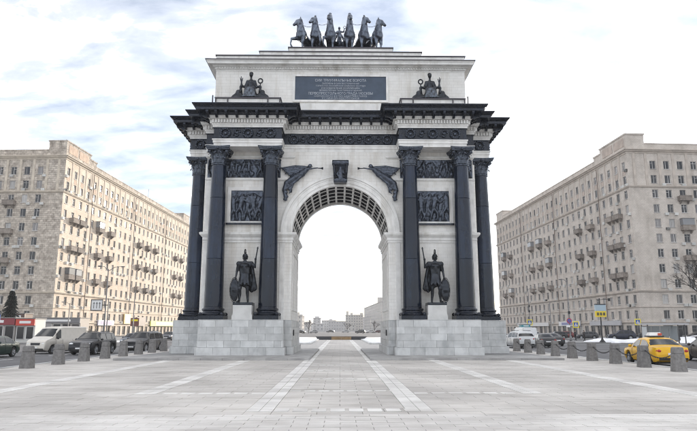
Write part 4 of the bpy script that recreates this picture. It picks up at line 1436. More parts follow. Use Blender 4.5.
    for (s0, s1) in ((1.2, 5.8), (6.6, 11.6)):
        x0, x1 = sorted((m * .10, m * .20))
        MB().box(x0, x1, s0, s1, 44.3, 46.3).build('roof_panel', pink, t0)
    MB().tube((m * 2, 3, 47.2), (m * 2, 3, 48.3), .05, n=6).build('roof_mast', BLACK, B)
    for k in range(6):
        s0 = 24 + k * 12.5 + rnd.uniform(-3, 3); f0 = rnd.uniform(3, 7); hh = rnd.uniform(.5, 1.4)
        x0, x1 = sorted((m * f0, m * (f0 + 1.6)))
        MB().box(x0, x1, s0, s0 + 2, 43.36, 44.9 + hh).build('chimney', stone_front, B)
    MB().tube((m * 1.5, 58, 44), (m * 1.5, 58, 48.5), .05, n=5).build('antenna', BLACK, B)
    # pilasters and pinkish panels on the two top storeys
    pil_s = MB().box(-.06, .06, -.3, .3, 34.62, 42.3).mesh('pilaster', trim)
    pil_f = MB().box(-.3, .3, -.06, .06, 34.62, 42.3).mesh('pilaster', trim)
    for i in range(NB + 1):
        if i in (0, NB): continue
        link('pilaster', pil_s, B, (-m * .04, BAY * i, 0))
    for i in range(FN + 1):
        link('pilaster', pil_f, B, (m * (F0 + FB * i), -.04, 0))
    link('pilaster', pil_f, B, (m * 1.6, -.04, 0))
    sp1 = MB().box(-.03, .03, -.7, .7, -.5, .5).mesh('spandrel_panel', pink)
    for i in range(NB):
        link('spandrel_panel', sp1, B, (-m * .015, BAY * (i + .5), 37.9))
    # balconies
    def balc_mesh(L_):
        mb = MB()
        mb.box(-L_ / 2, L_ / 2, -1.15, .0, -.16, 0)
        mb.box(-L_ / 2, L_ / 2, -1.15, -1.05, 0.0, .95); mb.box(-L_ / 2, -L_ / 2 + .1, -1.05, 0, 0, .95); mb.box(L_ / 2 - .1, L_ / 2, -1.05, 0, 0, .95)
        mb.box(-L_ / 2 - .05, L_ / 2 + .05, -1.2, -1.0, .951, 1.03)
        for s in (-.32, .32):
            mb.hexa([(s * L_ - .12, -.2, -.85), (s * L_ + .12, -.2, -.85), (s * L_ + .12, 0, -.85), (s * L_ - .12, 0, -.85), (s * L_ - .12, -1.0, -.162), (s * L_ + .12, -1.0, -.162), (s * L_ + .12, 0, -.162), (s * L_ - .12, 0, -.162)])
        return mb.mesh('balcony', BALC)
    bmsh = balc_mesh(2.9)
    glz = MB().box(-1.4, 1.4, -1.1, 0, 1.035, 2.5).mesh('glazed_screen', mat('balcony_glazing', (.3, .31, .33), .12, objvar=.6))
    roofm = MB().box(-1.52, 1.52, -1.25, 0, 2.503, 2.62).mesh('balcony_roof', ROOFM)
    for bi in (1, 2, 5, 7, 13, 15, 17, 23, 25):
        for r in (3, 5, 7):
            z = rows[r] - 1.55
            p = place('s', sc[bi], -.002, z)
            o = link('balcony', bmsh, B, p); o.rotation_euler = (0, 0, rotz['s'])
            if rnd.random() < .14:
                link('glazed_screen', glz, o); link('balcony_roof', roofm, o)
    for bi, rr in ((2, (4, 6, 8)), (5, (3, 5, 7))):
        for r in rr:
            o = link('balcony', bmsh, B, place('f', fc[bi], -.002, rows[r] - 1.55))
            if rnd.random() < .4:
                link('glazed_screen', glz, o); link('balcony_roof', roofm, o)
    # air conditioners
    ac = MB().box(-.42, .42, -.38, 0, -.3, .3)
    ac.lathe([(.22, -.385), (.22, -.38)], 14)
    ac = MB().box(-.42, .42, -.38, 0, -.3, .3).torus((-.1, -.385, 0), .2, .03, 'y', 12, 4).mesh('air_conditioner', ACM)
    for k in range(150):
        if k < 112:
            i = int(rnd.random() ** 1.3 * NB); r = rnd.randrange(0, 11); p = place('s', sc[i] + rnd.choice((-1.2, 1.2, .4)), -.003, rows[r] - 1.32); face = 's'
        else:
            i = rnd.randrange(0, 6); r = rnd.randrange(0, 11); p = place('f', fc[i] + rnd.choice((-1.15, 1.15, .3)), -.003, rows[r] - 1.32); face = 'f'
        o = link('air_conditioner', ac, B, p); o.rotation_euler = (0, 0, rotz[face])
    for u in (12.6 + 1.75, 43.2 + 1.8 - 1.8, 72.0):
        a = place('s', u - 0.02, -.42, 3.7); b = place('s', u - .02, -.42, 42.2)
        MB().tube(a, b, .09, n=8).build('drainpipe', mat('drainpipe', (.14, .10, .08), .6), B)
    MB().box(*sorted((m * .3, m * (FW - .3))), .3, LEN - .3, 43.0, 43.36).build('roof', ROOFM, B)
    return B, place, sc, fc, rotz

LB = apartment('sunlit cream apartment block with mottled stone end wall, left of the arch', (-66.4, 100), radians(-2.86), -1, STONE_L,
               brick_mat('cream_facade_tile', (.74, .66, .56), (.68, .59, .49), (.56, .48, .4), 1.0, .9, .45, .02, patch=(.84, .79, .74), pscale=.25), TRIM_L, PINK)
RB = apartment('grey-beige apartment block with balconies, right of the arch', (66.8, 93), radians(2.66), 1, STONE_R, STONE_R, TRIM_R,
               mat('taupe_panel', (.46, .385, .335), .85, var=.2, nscale=.8))

# awnings and shop signs on the left block's ground floor
def shop_sign(bl, label, u0, u1, z0, z1, col, col2=None, face='s', d=-.55):
    B, place, sc, fc, rotz = bl
    p, q = place(face, u0, d, z0), place(face, u1, d + .3, z1)
    mb = MB().box(min(p[0], q[0]), max(p[0], q[0]), min(p[1], q[1]), max(p[1], q[1]), z0, z1)
    o = mb.build('shop_sign', mat('sign_%g_%g_%g' % col, col, .5), B)
    o['label'] = label
    if col2:
        a, b = place(face, u0 + (u1 - u0) * .15, d - .03, 0), place(face, u1 - (u1 - u0) * .15, d - .004, 0)
        MB().box(min(a[0], b[0]), max(a[0], b[0]), min(a[1], b[1]), max(a[1], b[1]), z0 + .25, z1 - .25).build('sign_lettering', mat('sign_%g_%g_%g' % col2, col2, .5), o)
shop_sign(LB, 'red shop sign', 10, 15, 2.6, 4.6, (.45, .04, .03), (.7, .7, .7))
shop_sign(LB, 'pale lilac shop sign', 23, 33, 2.9, 4.3, (.5, .48, .6), (.25, .2, .4))
shop_sign(LB, 'yellow and green shop awning', 62, 92, 2.9, 4.6, (.55, .6, .08), (.75, .72, .3))
shop_sign(LB, 'dark brown shop sign', 50, 57, 2.9, 5.6, (.10, .06, .05))
shop_sign(LB, 'orange billboard over the shop', 40, 45, 3.4, 6.4, (.55, .35, .10), (.7, .7, .66))
shop_sign(RB, 'white shop signs', 30, 44, 2.8, 4.0, (.65, .65, .66), (.2, .22, .4))
shop_sign(RB, 'grey shop fascia', 8, 24, 2.8, 3.9, (.4, .4, .42))
shop_sign(RB, 'white shop fascia', 52, 80, 2.8, 3.9, (.6, .6, .6))

# ================================================================== FAR CITY BEYOND THE ARCH
def far_building(label, x, y, w, d, h, col, rot=0, rows=None, tops=()):
    B = tag(E('distant_building', (x, y, -.12), rot), label, 'building', 'distant buildings beyond the arch')
    m = mat('far_wall_%g_%g_%g' % col, col, .9, var=.15, nscale=.2)
    MB().box(-w / 2, w / 2, 0, d, 0, h).build('wall', m, B)
    ring(MB(), [(-w / 2, 0), (w / 2, 0), (w / 2, d), (-w / 2, d)], [(-.1, h - .8), (.4, h - .5), (.6, h + .05), (-.1, h + .3)], cap_hi=True).build('cornice', m, B)
    mb = MB()
    nr = rows or max(2, int(h / 3.4))
    for r in range(nr):
        z = h * (r + .5) / nr
        for k in range(max(2, int(w / 3.4))):
            n = max(2, int(w / 3.4)); u = -w / 2 + w * (k + .5) / n
            mb.box(u - .6, u + .6, -.05, .1, z - .85, z + .85)
        for sx in (-1, 1):
            n = max(2, int(d / 3.6))
            for k in range(n):
                v = d * (k + .5) / n
                mb.box(sx * w / 2 - .05, sx * w / 2 + .05, v - .6, v + .6, z - .85, z + .85)
    mb.build('windows', mat('far_window', (.08, .085, .1), .3), B, kind='stuff')
    for (u, dd, ww_, hh) in tops:
        MB().box(u - ww_ / 2, u + ww_ / 2, dd, dd + ww_, h + .3, h + hh).build('roof_turret', m, B)
    return B
far_building('tall pale building receding along the right of the far street', 58, 560, 28, 235, 30, (.42, .40, .38), radians(2.6), tops=((-9, 60, 9, 6), (-10, 4, 6, 3)))
far_building('pale building with small towers seen right of centre under the arch', 20, 800, 24, 30, 21, (.45, .43, .40), tops=((-10, 2, 3, 5), (-4, 2, 3, 3), (10, 4, 4, 3)))
far_building('wide flat grey building at the centre of the far street', -4, 880, 27, 30, 13.5, (.34, .34, .35))
far_building('narrow grey block left of centre under the arch', -32, 800, 10, 20, 17, (.36, .36, .37), tops=((0, 2, 6, 2),))
far_building('pale stepped building at the left edge of the archway', -42, 560, 9, 40, 15, (.44, .42, .39), tops=((-1, 5, 5, 3),))
far_building('low pale building far left under the arch', -52, 760, 26, 25, 11, (.42, .41, .40))
far_building('low grey building behind the narrow block', -18, 930, 22, 30, 15.5, (.40, .40, .41), tops=((3, 2, 5, 2),))
far_building('distant pale slab at the end of the avenue', 38, 1000, 34, 30, 22, (.42, .42, .43))

far_building('long low building across the end of the avenue, left half', -60, 1020, 60, 25, 12, (.45, .45, .46))
far_building('square tower block far left beyond the avenue', -66, 900, 14, 20, 24, (.46, .46, .47))
far_building('small pale house under the arch, right of the grey building', 14, 700, 9, 12, 7, (.5, .48, .45))
far_building('small grey house under the arch, left of the grey building', -24, 690, 9, 12, 8, (.42, .42, .43))
# low dark parapet beyond the arch
pp = tag(E('parapet', (0.2, 64, 0)), 'low dark granite parapet with tan middle on the plaza beyond the arch', 'parapet')
def para(x0, x1, m_, n_, sl0=0, sl1=0):
    MB().hexa([(x0 + sl0, 0, 0), (x1 - sl1, 0, 0), (x1 - sl1, 1.6, 0), (x0 + sl0, 1.6, 0), (x0, -.08, .52), (x1, -.08, .52), (x1, 1.6, .52), (x0, 1.6, .52)]).build(n_, m_, pp)
DARKG = mat('polished_dark_granite', (.045, .045, .05), .4)
para(-4.35, -1.7, DARKG, 'end_block', .35, 0); para(1.75, 4.4, DARKG, 'end_block', 0, .5)
TAN = mat('tan_panel', (.30, .20, .10), .6, var=.3, nscale=2)
for k in range(4):
    a = -1.68 + 3.42 * k / 4
    para(a, a + .845, TAN, 'tan_panel')
MB().box(-4.5, 4.5, -.1, 1.7, .523, .57).build('coping', mat('coping', (.16, .15, .15), .6), pp)

# ================================================================== VEHICLES
def interp(pts, t):
    if t <= pts[0][0]: return pts[0][1]
    for (a, va), (b, vb) in zip(pts[:-1], pts[1:]):
        if t <= b:
            k = (t - a) / (b - a)
            return va + (vb - va) * k
    return pts[-1][1]
KINDS = {
    # top profile over t (-.5 rear .. .5 front), metres
    'sedan': dict(L=4.55, W=1.80, H=1.47, belt=.93, top=[(-.5, .62), (-.492, .86), (-.47, .98), (-.36, 1.03), (-.335, 1.05), (-.20, 1.39), (-.13, 1.455), (-.03, 1.47), (.07, 1.43), (.225, 1.0), (.25, .96), (.42, .86), (.475, .76), (.495, .62), (.5, .5)],
                  win=[(-.295, -.255), (-.25, -.06), (-.03, .155)], ws=(.082, .218), rw=(-.325, -.205)),
    'suv': dict(L=4.65, W=1.88, H=1.70, belt=1.05, top=[(-.5, .7), (-.495, 1.0), (-.48, 1.12), (-.425, 1.52), (-.39, 1.64), (-.25, 1.69), (-.05, 1.70), (.08, 1.66), (.225, 1.14), (.25, 1.09), (.42, 1.0), (.475, .9), (.495, .72), (.5, .55)],
                win=[(-.40, -.285), (-.26, -.08), (-.05, .15)], ws=(.095, .218), rw=(-.475, -.428)),
    'hatch': dict(L=4.05, W=1.72, H=1.48, belt=.95, top=[(-.5, .6), (-.495, .9), (-.475, 1.02), (-.40, 1.36), (-.33, 1.44), (-.1, 1.48), (.06, 1.44), (.235, 1.0), (.26, .96), (.43, .85), (.48, .74), (.497, .6), (.5, .5)],
                 win=[(-.36, -.27), (-.245, -.06), (-.03, .15)], ws=(.08, .228), rw=(-.47, -.405)),
    'van': dict(L=5.0, W=1.98, H=2.12, belt=1.12, top=[(-.5, .6), (-.498, 2.0), (-.49, 2.09), (-.3, 2.12), (.1, 2.11), (.19, 2.03), (.345, 1.28), (.365, 1.22), (.455, 1.07), (.485, .95), (.497, .75), (.5, .5)],
                win=[(.165, .275)], ws=(.205, .338), rw=None),
}
def car(name, label, loc, heading, paint, kind='sedan', detail=True, extras=None, group='vehicles on the roads', rough=.28, length=None):
    """heading: angle of the car's nose measured from +Y towards -X (Blender z rotation)."""
    K = KINDS[kind]; Lc, Wc, Hc, belt = K['L'], K['W'], K['H'], K['belt']
    T = tag(E(name, (loc[0], loc[1], -.12), heading), label, 'van' if kind == 'van' else ('taxi' if 'taxi' in name else 'car'), group)
    pm = mat('paint_%g_%g_%g' % paint, paint, rough, 0.15, var=.06, nscale=4)
    wr = .33 if kind != 'suv' else .37
    wf, wb = Lc * (.305 if kind != 'van' else .33), -Lc * (.29 if kind != 'van' else .30)
    RA = wr + .07
    ys = set([-Lc / 2, Lc / 2])
    nst = 46 if detail else 22
    for i in range(nst + 1): ys.add(round(-Lc / 2 + Lc * i / nst, 3))
    for t, _ in K['top']: ys.add(round(t * Lc, 3))
    if detail:
        for w in (wf, wb):
            for k in range(9):
                a = pi * k / 8; ys.add(round(w + RA * cos(a), 3))
    ys = sorted(ys)
    def sec(y):
        t = y / Lc
        top = interp(K['top'], t)
        e = max(0, abs(t) - .40) / .10
        w = Wc / 2 * (1 - .13 * e ** 2.2)
        zl = .24 + .10 * max(0, abs(t) - .44) / .06
        for wy in (wf, wb):
            if abs(y - wy) < RA: zl = max(zl, wr + sqrt(max(0, RA ** 2 - (y - wy) ** 2)) - .02)
        b = min(belt, top - .03)
        g = max(0, min(1, (top - b - .03) / (Hc - belt)))
        gw = w * .96 + (w * (.74 if kind != 'van' else .86) - w * .96) * g
        z0 = min(zl, b - .14)
        z1 = max(z0 + .04, min(.42, b - .12)); z2 = max(z1 + .03, min(b - .25, .68)); z3 = max(z2 + .02, b - .07)
        return [(w * .90, z0), (w * .985, z1), (w, z2), (w * .985, z3), (w * .955, max(b, z3 + .01)), (gw, top - .05 * g - .012), (gw * .86, top - .004), (gw * .45, top + .014), (0, top + .02)]
    sections = [sec(y) for y in ys]
    mb = MB(); n = 9
    ring_n = 2 * n - 1
    for y, s in zip(ys, sections):
        mb.v += [(x, y, z) for x, z in s] + [(-x, y, z) for x, z in reversed(s[:-1])]
    for i in range(len(ys) - 1):
        for j in range(ring_n - 1):
            a = i * ring_n + j
            mb.f.append((a, a + 1, a + ring_n + 1, a + ring_n))
        a = i * ring_n
        mb.f.append((a + ring_n - 1, a, a + ring_n, a + 2 * ring_n - 1))
    mb.f.append(tuple(range(ring_n))); e = (len(ys) - 1) * ring_n; mb.f.append(tuple(range(e + ring_n - 1, e - 1, -1)))
    link('body', smooth_by_angle(mb.mesh('car_body', pm), 32), T)
    def glass_strip(name_, y0, y1, pick, off=.012, nn=6):
        g = MB()
        for i in range(nn + 1):
            y = y0 + (y1 - y0) * i / nn
            g.v += [(p[0], y, p[1]) for p in pick(sec(y))]
        m_ = len(pick(sec(y0)))
        for i in range(nn):
            for j in range(m_ - 1):
                a = i * m_ + j; g.f.append((a, a + 1, a + m_ + 1, a + m_))
        return g.build(name_, GLASS, T, smooth=True)
    def lerp(a, b, k): return (a[0] + (b[0] - a[0]) * k, a[1] + (b[1] - a[1]) * k)
    for sx in (-1, 1):
        for (a, b) in K['win']:
            glass_strip('side_window', a * Lc, b * Lc, lambda s, sx=sx: [((p[0] + .012) * sx, p[1]) for p in (lerp(s[4], s[5], .10), lerp(s[4], s[5], .5), lerp(s[4], s[5], .88))])
    def across(s):
        hh = [s[5], s[6], s[7], s[8]]
        k = [(p[0] * .95, p[1] + .012) for p in hh]
        return k + [(-x, z) for x, z in reversed(k[:-1])]
    glass_strip('windshield', K['ws'][0] * Lc + .02, K['ws'][1] * Lc - .02, across)
    if K['rw']: glass_strip('rear_window', K['rw'][0] * Lc + .02, K['rw'][1] * Lc - .02, across)
    # wheels
    tm = MB().lathe([(wr - .12, -.10), (wr - .02, -.105), (wr, -.07), (wr, .07), (wr - .02, .105), (wr - .12, .10)], 22 if detail else 12, axis='x', cap=False)
    tm = smooth_by_angle(tm.mesh('tyre', RUBBER), 40)
    rm = MB().lathe([(.03, -.105), (.05, -.11), (.06, -.085), (wr - .14, -.075), (wr - .115, -.10), (wr - .115, .10), (wr - .14, .075), (.06, .085), (.05, .11), (.03, .105)], 16 if detail else 10, axis='x')
    if detail:
        for k in range(5):
            a = 2 * pi * k / 5
            for sd in (-1, 1):
                rm.tube((sd * .09, .04 * cos(a), .04 * sin(a)), (sd * .085, (wr - .13) * cos(a), (wr - .13) * sin(a)), .03, .025, 5)
    rm = smooth_by_angle(rm.mesh('rim', RIM), 40)
    for wy in (wf, wb):
        for sx in (-1, 1):
            w = link('wheel', tm, T, (sx * (Wc / 2 - .125), wy, wr + .002)); link('rim', rm, w)
    if not detail: return T
    # dark wheel wells and underside
    MB().box(-Wc / 2 + .25, Wc / 2 - .25, -Lc / 2 + .3, Lc / 2 - .3, .17, .5).build('underbody', RUBBER, T)
    zl = .68 if kind in ('sedan', 'hatch') else (.82 if kind == 'suv' else .80)
    hx = Wc / 2 * .70
    fe = Lc / 2
    for sx in (-1, 1):
        MB().hexa([(sx * hx - .2, fe - .17, zl - .08), (sx * hx + .2, fe - .26, zl - .07), (sx * hx + .2, fe - .42, zl - .05), (sx * hx - .2, fe - .3, zl - .05),
                   (sx * hx - .2, fe - .13 - .05, zl + .07), (sx * hx + .16, fe - .30, zl + .09), (sx * hx + .16, fe - .44, zl + .1), (sx * hx - .2, fe - .3, zl + .08)]).build('headlight', HEADL, T) if False else \
        MB().ball((sx * hx, fe - .16, zl), .2, 10, 6, (1.0, .75, .42)).build('headlight', HEADL, T, smooth=True)
        MB().ball((sx * hx * 1.06, -fe + .13, zl + .12), .2, 10, 6, (.85, .7, .5 if kind != 'van' else .9)).build('taillight', TAILL, T, smooth=True)
        MB().ball((sx * (Wc / 2 + .09), Lc * .17 if kind != 'van' else Lc * .26, belt + .08), .12, 8, 5, (.9, .6, .7)).build('mirror', BLACK if kind == 'van' else pm, T, smooth=True)
        for yy in (-.02, -.24) if kind != 'van' else (.14,):
            MB().box(sx * (Wc / 2) - .012, sx * (Wc / 2) + .02, yy * Lc, yy * Lc + .2, belt - .13, belt - .09).build('door_handle', pm, T)
            d = MB()
        for yy in ((.165, -.04, -.245) if kind != 'van' else (.28, .13, -.1)):
            s = sec(yy * Lc); g = MB()
            pts = [(sx * (p[0] + .004), yy * Lc, p[1]) for p in s[1:5]]
            for p, q in zip(pts[:-1], pts[1:]): g.tube(p, q, .008, n=4)
            g.build('door_seam', BLACK, T)
    MB().box(-.42, .42, fe - .12, fe + .012, zl - .12, zl + .06).build('grille', CHROME, T)
    MB().box(-Wc * .40, Wc * .40, fe - .14, fe + .02, .30, .42).build('front_bumper', RUBBER, T)
    MB().box(-Wc * .40, Wc * .40, -fe - .02, -fe + .14, .34, .46).build('rear_bumper', RUBBER, T)
    MB().box(-.26, .26, fe + .013, fe + .028, .44, .55).build('number_plate', PLATE, T)
    MB().box(-.26, .26, -fe - .03, -fe - .012, .60, .71).build('number_plate', PLATE, T)
    if kind == 'suv':
        for sx in (-1, 1):
            MB().tube((sx * .62, -.38 * Lc, Hc + .05), (sx * .62, .04 * Lc, Hc + .05), .025, n=6).build('roof_rail', BLACK, T)
    if extras: extras(T, pm)
    return T

def taxi_extra(T, pm):
    MB().box(-.36, .36, -.55, .25, 1.50, 1.56).build('sign_base', BLACK, T)
    MB().hexa([(-.34, -.4, 1.56), (.34, -.4, 1.56), (.34, .1, 1.56), (-.34, .1, 1.56), (-.28, -.3, 1.74), (.28, -.3, 1.74), (.28, .0, 1.74), (-.28, .0, 1.74)]).build('roof_light', mat('taxi_light', (.75, .74, .72), .4), T)
    MB().box(.10, .30, -.44, -.40, 1.58, 1.70).build('roof_light_end', mat('taxi_red', (.6, .08, .04), .4), T)
Y_ = (.72, .40, .008)
car('taxi', 'bright yellow taxi with roof sign driving past the right-hand bollards', (17.3, -7.6), radians(-5), Y_, 'sedan', extras=taxi_extra)
car('car', 'dark brown car cut off by the right edge of the photo', (22.4, -4.6), radians(-3), (.045, .035, .03), 'sedan')
car('car', 'white off-road car just right of the arch podium', (18.6, 22.3), radians(4), (.55, .56, .57), 'suv')
car('van', 'white van behind the white off-road car on the right', (23.3, 36), radians(2), (.62, .63, .64), 'van')
car('car', 'black car beside the white off-road car on the right', (21.6, 23.5), radians(-6), (.03, .03, .033), 'sedan')
car('car', 'dark green saloon at the left edge of the photo', (-23.9, 1.2), radians(180), (.012, .035, .028), 'sedan')
car('van', 'dusty cream delivery van on the left road', (-23.1, 9.4), radians(164), (.62, .585, .53), 'van')
car('car', 'black off-road car behind the left-hand bollards, next to the van', (-19.4, 7.4), radians(176), (.022, .022, .026), 'suv')
car('car', 'dark grey off-road car behind the left-hand bollards, nearest the arch', (-16.75, 11.4), radians(172), (.05, .05, .055), 'suv')
car('car', 'dark blue saloon between the two dark off-road cars on the left', (-23.5, 29), radians(180), (.03, .05, .08), 'sedan')
car('car', 'dark maroon car behind the cream van on the left', (-38.5, 54), radians(165), (.05, .03, .03), 'sedan')
car('car', 'small white car by the left kiosks', (-44.8, 47), radians(120), (.5, .5, .5), 'hatch')
car('car', 'dark car far down the left road beside the arch', (-21.5, 52), radians(180), (.03, .03, .03), 'sedan')
car('car', 'silver car parked far left in front of the shops', (-36, 78), radians(200), (.35, .36, .37), 'hatch')
car('car', 'navy off-road car parked beyond the right road', (50.5, 68), radians(80), (.012, .016, .035), 'suv')
car('car', 'black saloon parked right of the navy off-road car', (56.3, 71), radians(70), (.02, .02, .022), 'sedan')
car('car', 'red car parked in front of the right block', (46, 84), radians(86), (.16, .03, .03), 'hatch')
car('car', 'white saloon parked left of the red car', (40.2, 86), radians(95), (.55, .55, .55), 'sedan')
car('car', 'grey car parked far right of the arch, left of the lamp post', (33.2, 88), radians(100), (.2, .2, .21), 'hatch')
car('car', 'black car at the far right behind the bus shelter', (62, 64), radians(85), (.02, .02, .02), 'sedan')
car('car', 'dark grey estate parked behind the navy off-road car', (47.5, 76), radians(84), (.05, .05, .055), 'hatch')
car('car', 'black hatchback between the island lamp post and the red car', (41.8, 76.5), radians(88), (.02, .02, .022), 'hatch')
car('car', 'dark saloon on the right road beyond the bollards', (24.6, 30), radians(2), (.03, .03, .035), 'sedan')
car('car', 'charcoal saloon parked right of the bus shelter', (52.0, 44.5), radians(86), (.035, .035, .04), 'sedan')
car('car', 'black hatchback far along the left road, left of the maroon car', (-42.5, 62), radians(150), (.02, .02, .02), 'hatch')
car('car', 'dark saloon far along the left road, right of the lamp post', (-29.8, 66), radians(182), (.04, .04, .05), 'sedan')
car('car', 'white hatchback on the far right road beside the column', (29.5, 62), radians(4), (.5, .5, .51), 'hatch')
rndc = random.Random(21)
FARC = [(-11.5, 118, 'sedan', (.03, .03, .03), 'black'), (-8.2, 126, 'hatch', (.3, .3, .31), 'grey'), (-13.8, 140, 'suv', (.5, .5, .5), 'white'), (-16.5, 150, 'sedan', (.12, .12, .13), 'dark grey'),
        (6.2, 124, 'suv', (.04, .04, .045), 'black'), (9.6, 130, 'sedan', (.45, .45, .45), 'silver'), (12.4, 138, 'hatch', (.08, .03, .03), 'maroon'), (14.8, 150, 'sedan', (.04, .05, .08), 'navy'),
        (2.0, 150, 'hatch', (.35, .35, .35), 'pale grey'), (-3.6, 156, 'sedan', (.05, .05, .05), 'charcoal'), (17.5, 165, 'van', (.55, .55, .55), 'white')]
for x, y, k, c_, nm in FARC:
    x, y = x * 1.5, y * 2.0 - 10
    car('car' if k != 'van' else 'van', 'tiny %s %s in the row seen through the arch' % (nm, {'sedan': 'saloon', 'hatch': 'hatchback', 'suv': 'off-road car', 'van': 'van'}[k]), (x, y), radians(rndc.uniform(60, 120)), c_, k, detail=False, group='cars seen through the arch')

# ================================================================== STREET FURNITURE
def lamp_post(label, x, y, h, arms, boxes=()):
    T = tag(E('street_lamp', (x, y, -.12)), label, 'street lamp', 'street lamps')
    MB().lathe([(.2, 0), (.2, .5), (.13, .55), (.10, 1.4), (.055, h)], 10).build('pole', STEEL, T, smooth=True)
    for (ax, ay, rise) in arms:
        mb = MB(); p0 = Vector((0, 0, h - .3)); p1 = Vector((ax * .5, ay * .5, h + rise * .8)); p2 = Vector((ax, ay, h + rise))
        mb.tube(p0, p1, .035, n=6); mb.tube(p1, p2, .03, n=6)
        mb.build('arm', STEEL, T)
        MB().ball((ax * 1.12, ay * 1.12, h + rise - .02), .26, 8, 5, (1.1, .6, .32)).build('lamp_head', STEEL, T, smooth=True)
    for z in boxes:
        MB().box(-.14, .14, -.2, .05, z, z + .4).build('junction_box', BLACK, T)
    return T
YEL = mat('sign_yellow', (.75, .62, .01), .5)
SBLUE = mat('sign_blue', (.03, .09, .35), .5)
SWHITE = mat('sign_white', (.72, .72, .72), .5)
SRED = mat('sign_red', (.45, .02, .02), .5)
def crossing_sign(label, x, y, z, s=.9, pole=True, yoff=0):
    T = tag(E('crossing_sign', (x, y, -.12)), label, 'road sign', 'pedestrian crossing signs')
    if pole: MB().tube((0, 0, 0), (0, 0, z + s / 2), .04, n=6).build('pole', STEEL, T)
    MB().box(-s / 2, s / 2, -.09, -.05, z - s / 2, z + s / 2).build('backing', YEL, T)
    MB().box(-s * .36, s * .36, -.104, -.093, z - s * .36, z + s * .36).build('blue_field', SBLUE, T)
    MB().poly([(-s * .3, -.110, z - s * .28), (s * .3, -.110, z - s * .28), (0, -.110, z + s * .3)]).build('white_triangle', SWHITE, T)
    f = MB()
    f.box(-s * .02, s * .05, -.12, -.113, z - s * .02, z + s * .1); f.ball((s * .01, -.117, z + s * .15), s * .045, 6, 4, (1, .3, 1))
    f.hexa([(-s * .14, -.12, z - s * .24), (-s * .08, -.12, z - s * .24), (-s * .08, -.113, z - s * .24), (-s * .14, -.113, z - s * .24), (-s * .02, -.12, z), (s * .03, -.12, z), (s * .03, -.113, z), (-s * .02, -.113, z)])
    f.hexa([(s * .1, -.12, z - s * .24), (s * .16, -.12, z - s * .24), (s * .16, -.113, z - s * .24), (s * .1, -.113, z - s * .24), (0, -.12, z), (s * .05, -.12, z), (s * .05, -.113, z), (0, -.113, z)])
    f.build('walking_figure', BLACK, T)
    return T
lamp_post('tall grey lamp post on the right traffic island with round sign', 34.9, 51, 9.3, ((-.9, 0, .15),), (4.2,))
lamp_post('lamp post with boxes nearest the right arch column', 37.6, 79, 9.9, ((1.2, 0, .3),), (6.2, 5.2))
lamp_post('slim lamp post in front of the right block behind the island', 43.5, 84, 7.4, ((1.0, 0, .2),))
lamp_post('double-armed lamp post behind the left-hand cars', -28.9, 34, 9.3, ((-1.0, 0, .35), (1.7, -.3, .25)))
lamp_post('thin lamp post further along the left road', -33.5, 58, 8.2, ((1.6, 0, .25),))
lamp_post('thin lamp post in front of the left block corner', -47.5, 66, 6.4, ((-1.1, 0, .2),))
lamp_post('lamp post far along the left road beside the arch', -29.5, 86, 8.5, ((1.5, 0, .3),))
for q, (lx, ly) in enumerate(((-20, 250), (20, 250), (-20, 360), (20, 360))):
    lamp_post('tiny lamp post on the %s of the far avenue, %s pair' % ('left' if lx < 0 else 'right', 'nearer' if ly < 300 else 'farther'), lx, ly, 10, ((-lx / 12, 0, .3),))
ns = tag(E('no_stopping_sign', (34.75, 50.72, -.12)), 'round red and blue sign on the right island lamp post', 'road sign')
MB().lathe([(.02, -.07), (.4, -.07), (.4, -.04), (.02, -.04)], 20, axis='x').build('disc', SRED, ns, (0, 0, 3.15), rot=pi / 2)
MB().lathe([(.02, -.085), (.3, -.085), (.3, -.075), (.02, -.075)], 20, axis='x').build('disc_field', SBLUE, ns, (0, 0, 3.15), rot=pi / 2)
MB().hexa([(-.24, -.1, 2.94), (-.2, -.1, 2.9), (-.2, -.088, 2.9), (-.24, -.088, 2.94), (.2, -.1, 3.4), (.24, -.1, 3.36), (.24, -.088, 3.36), (.2, -.088, 3.4)]).build('slash', SRED, ns)
MB().box(-.5, .1, -.06, -.03, 2.2, 2.5).build('supplement_plate', SWHITE, ns)
crossing_sign('yellow crossing sign on the lamp post nearest the right arch column', 37.4, 78.5, 3.2, 1.1)
crossing_sign('yellow crossing sign just right of the island lamp post', 36.6, 53, 2.6, .95)
crossing_sign('yellow crossing sign in front of the right block corner', 46.3, 53, 3.0, .95)
crossing_sign('yellow crossing sign beside the left road lamp post', -27.2, 72, 3.3, 1.0)

def ad_sign():
    T = tag(E('advertising_sign', (35.8, 41.9, -.12)), 'blue and yellow box sign on a pole with black conical foot', 'sign')
    MB().lathe([(.55, 0), (.5, .08), (.16, .5), (.09, .9), (.075, 6.1)], 12).build('pole', BLACK, T, smooth=True)
    MB().box(-.7, .75, -.16, .16, 3.55, 4.35).build('yellow_panel', mat('ad_yellow', (.75, .55, .02), .4), T)
    MB().box(-.7, .75, -.163, .163, 4.353, 5.2).build('upper_panel', mat('ad_blue', (.35, .45, .52), .4), T)
    MB().box(-.72, .77, -.18, .18, 5.203, 5.32).build('cap', BLACK, T)
    g = MB()
    for k in range(3): g.box(-.55 + .42 * k, -.25 + .42 * k, -.175, -.164, 3.75, 4.15)
    g.build('panel_print', mat('ad_print', (.1, .09, .04), .5), T)
    MB().tube((0, 0, 5.9), (1.3, 0, 6.0), .04, n=6).build('arm', BLACK, T)
    MB().box(1.2, 1.45, -.12, .12, 5.7, 6.1).build('camera_box', BLACK, T)
ad_sign()
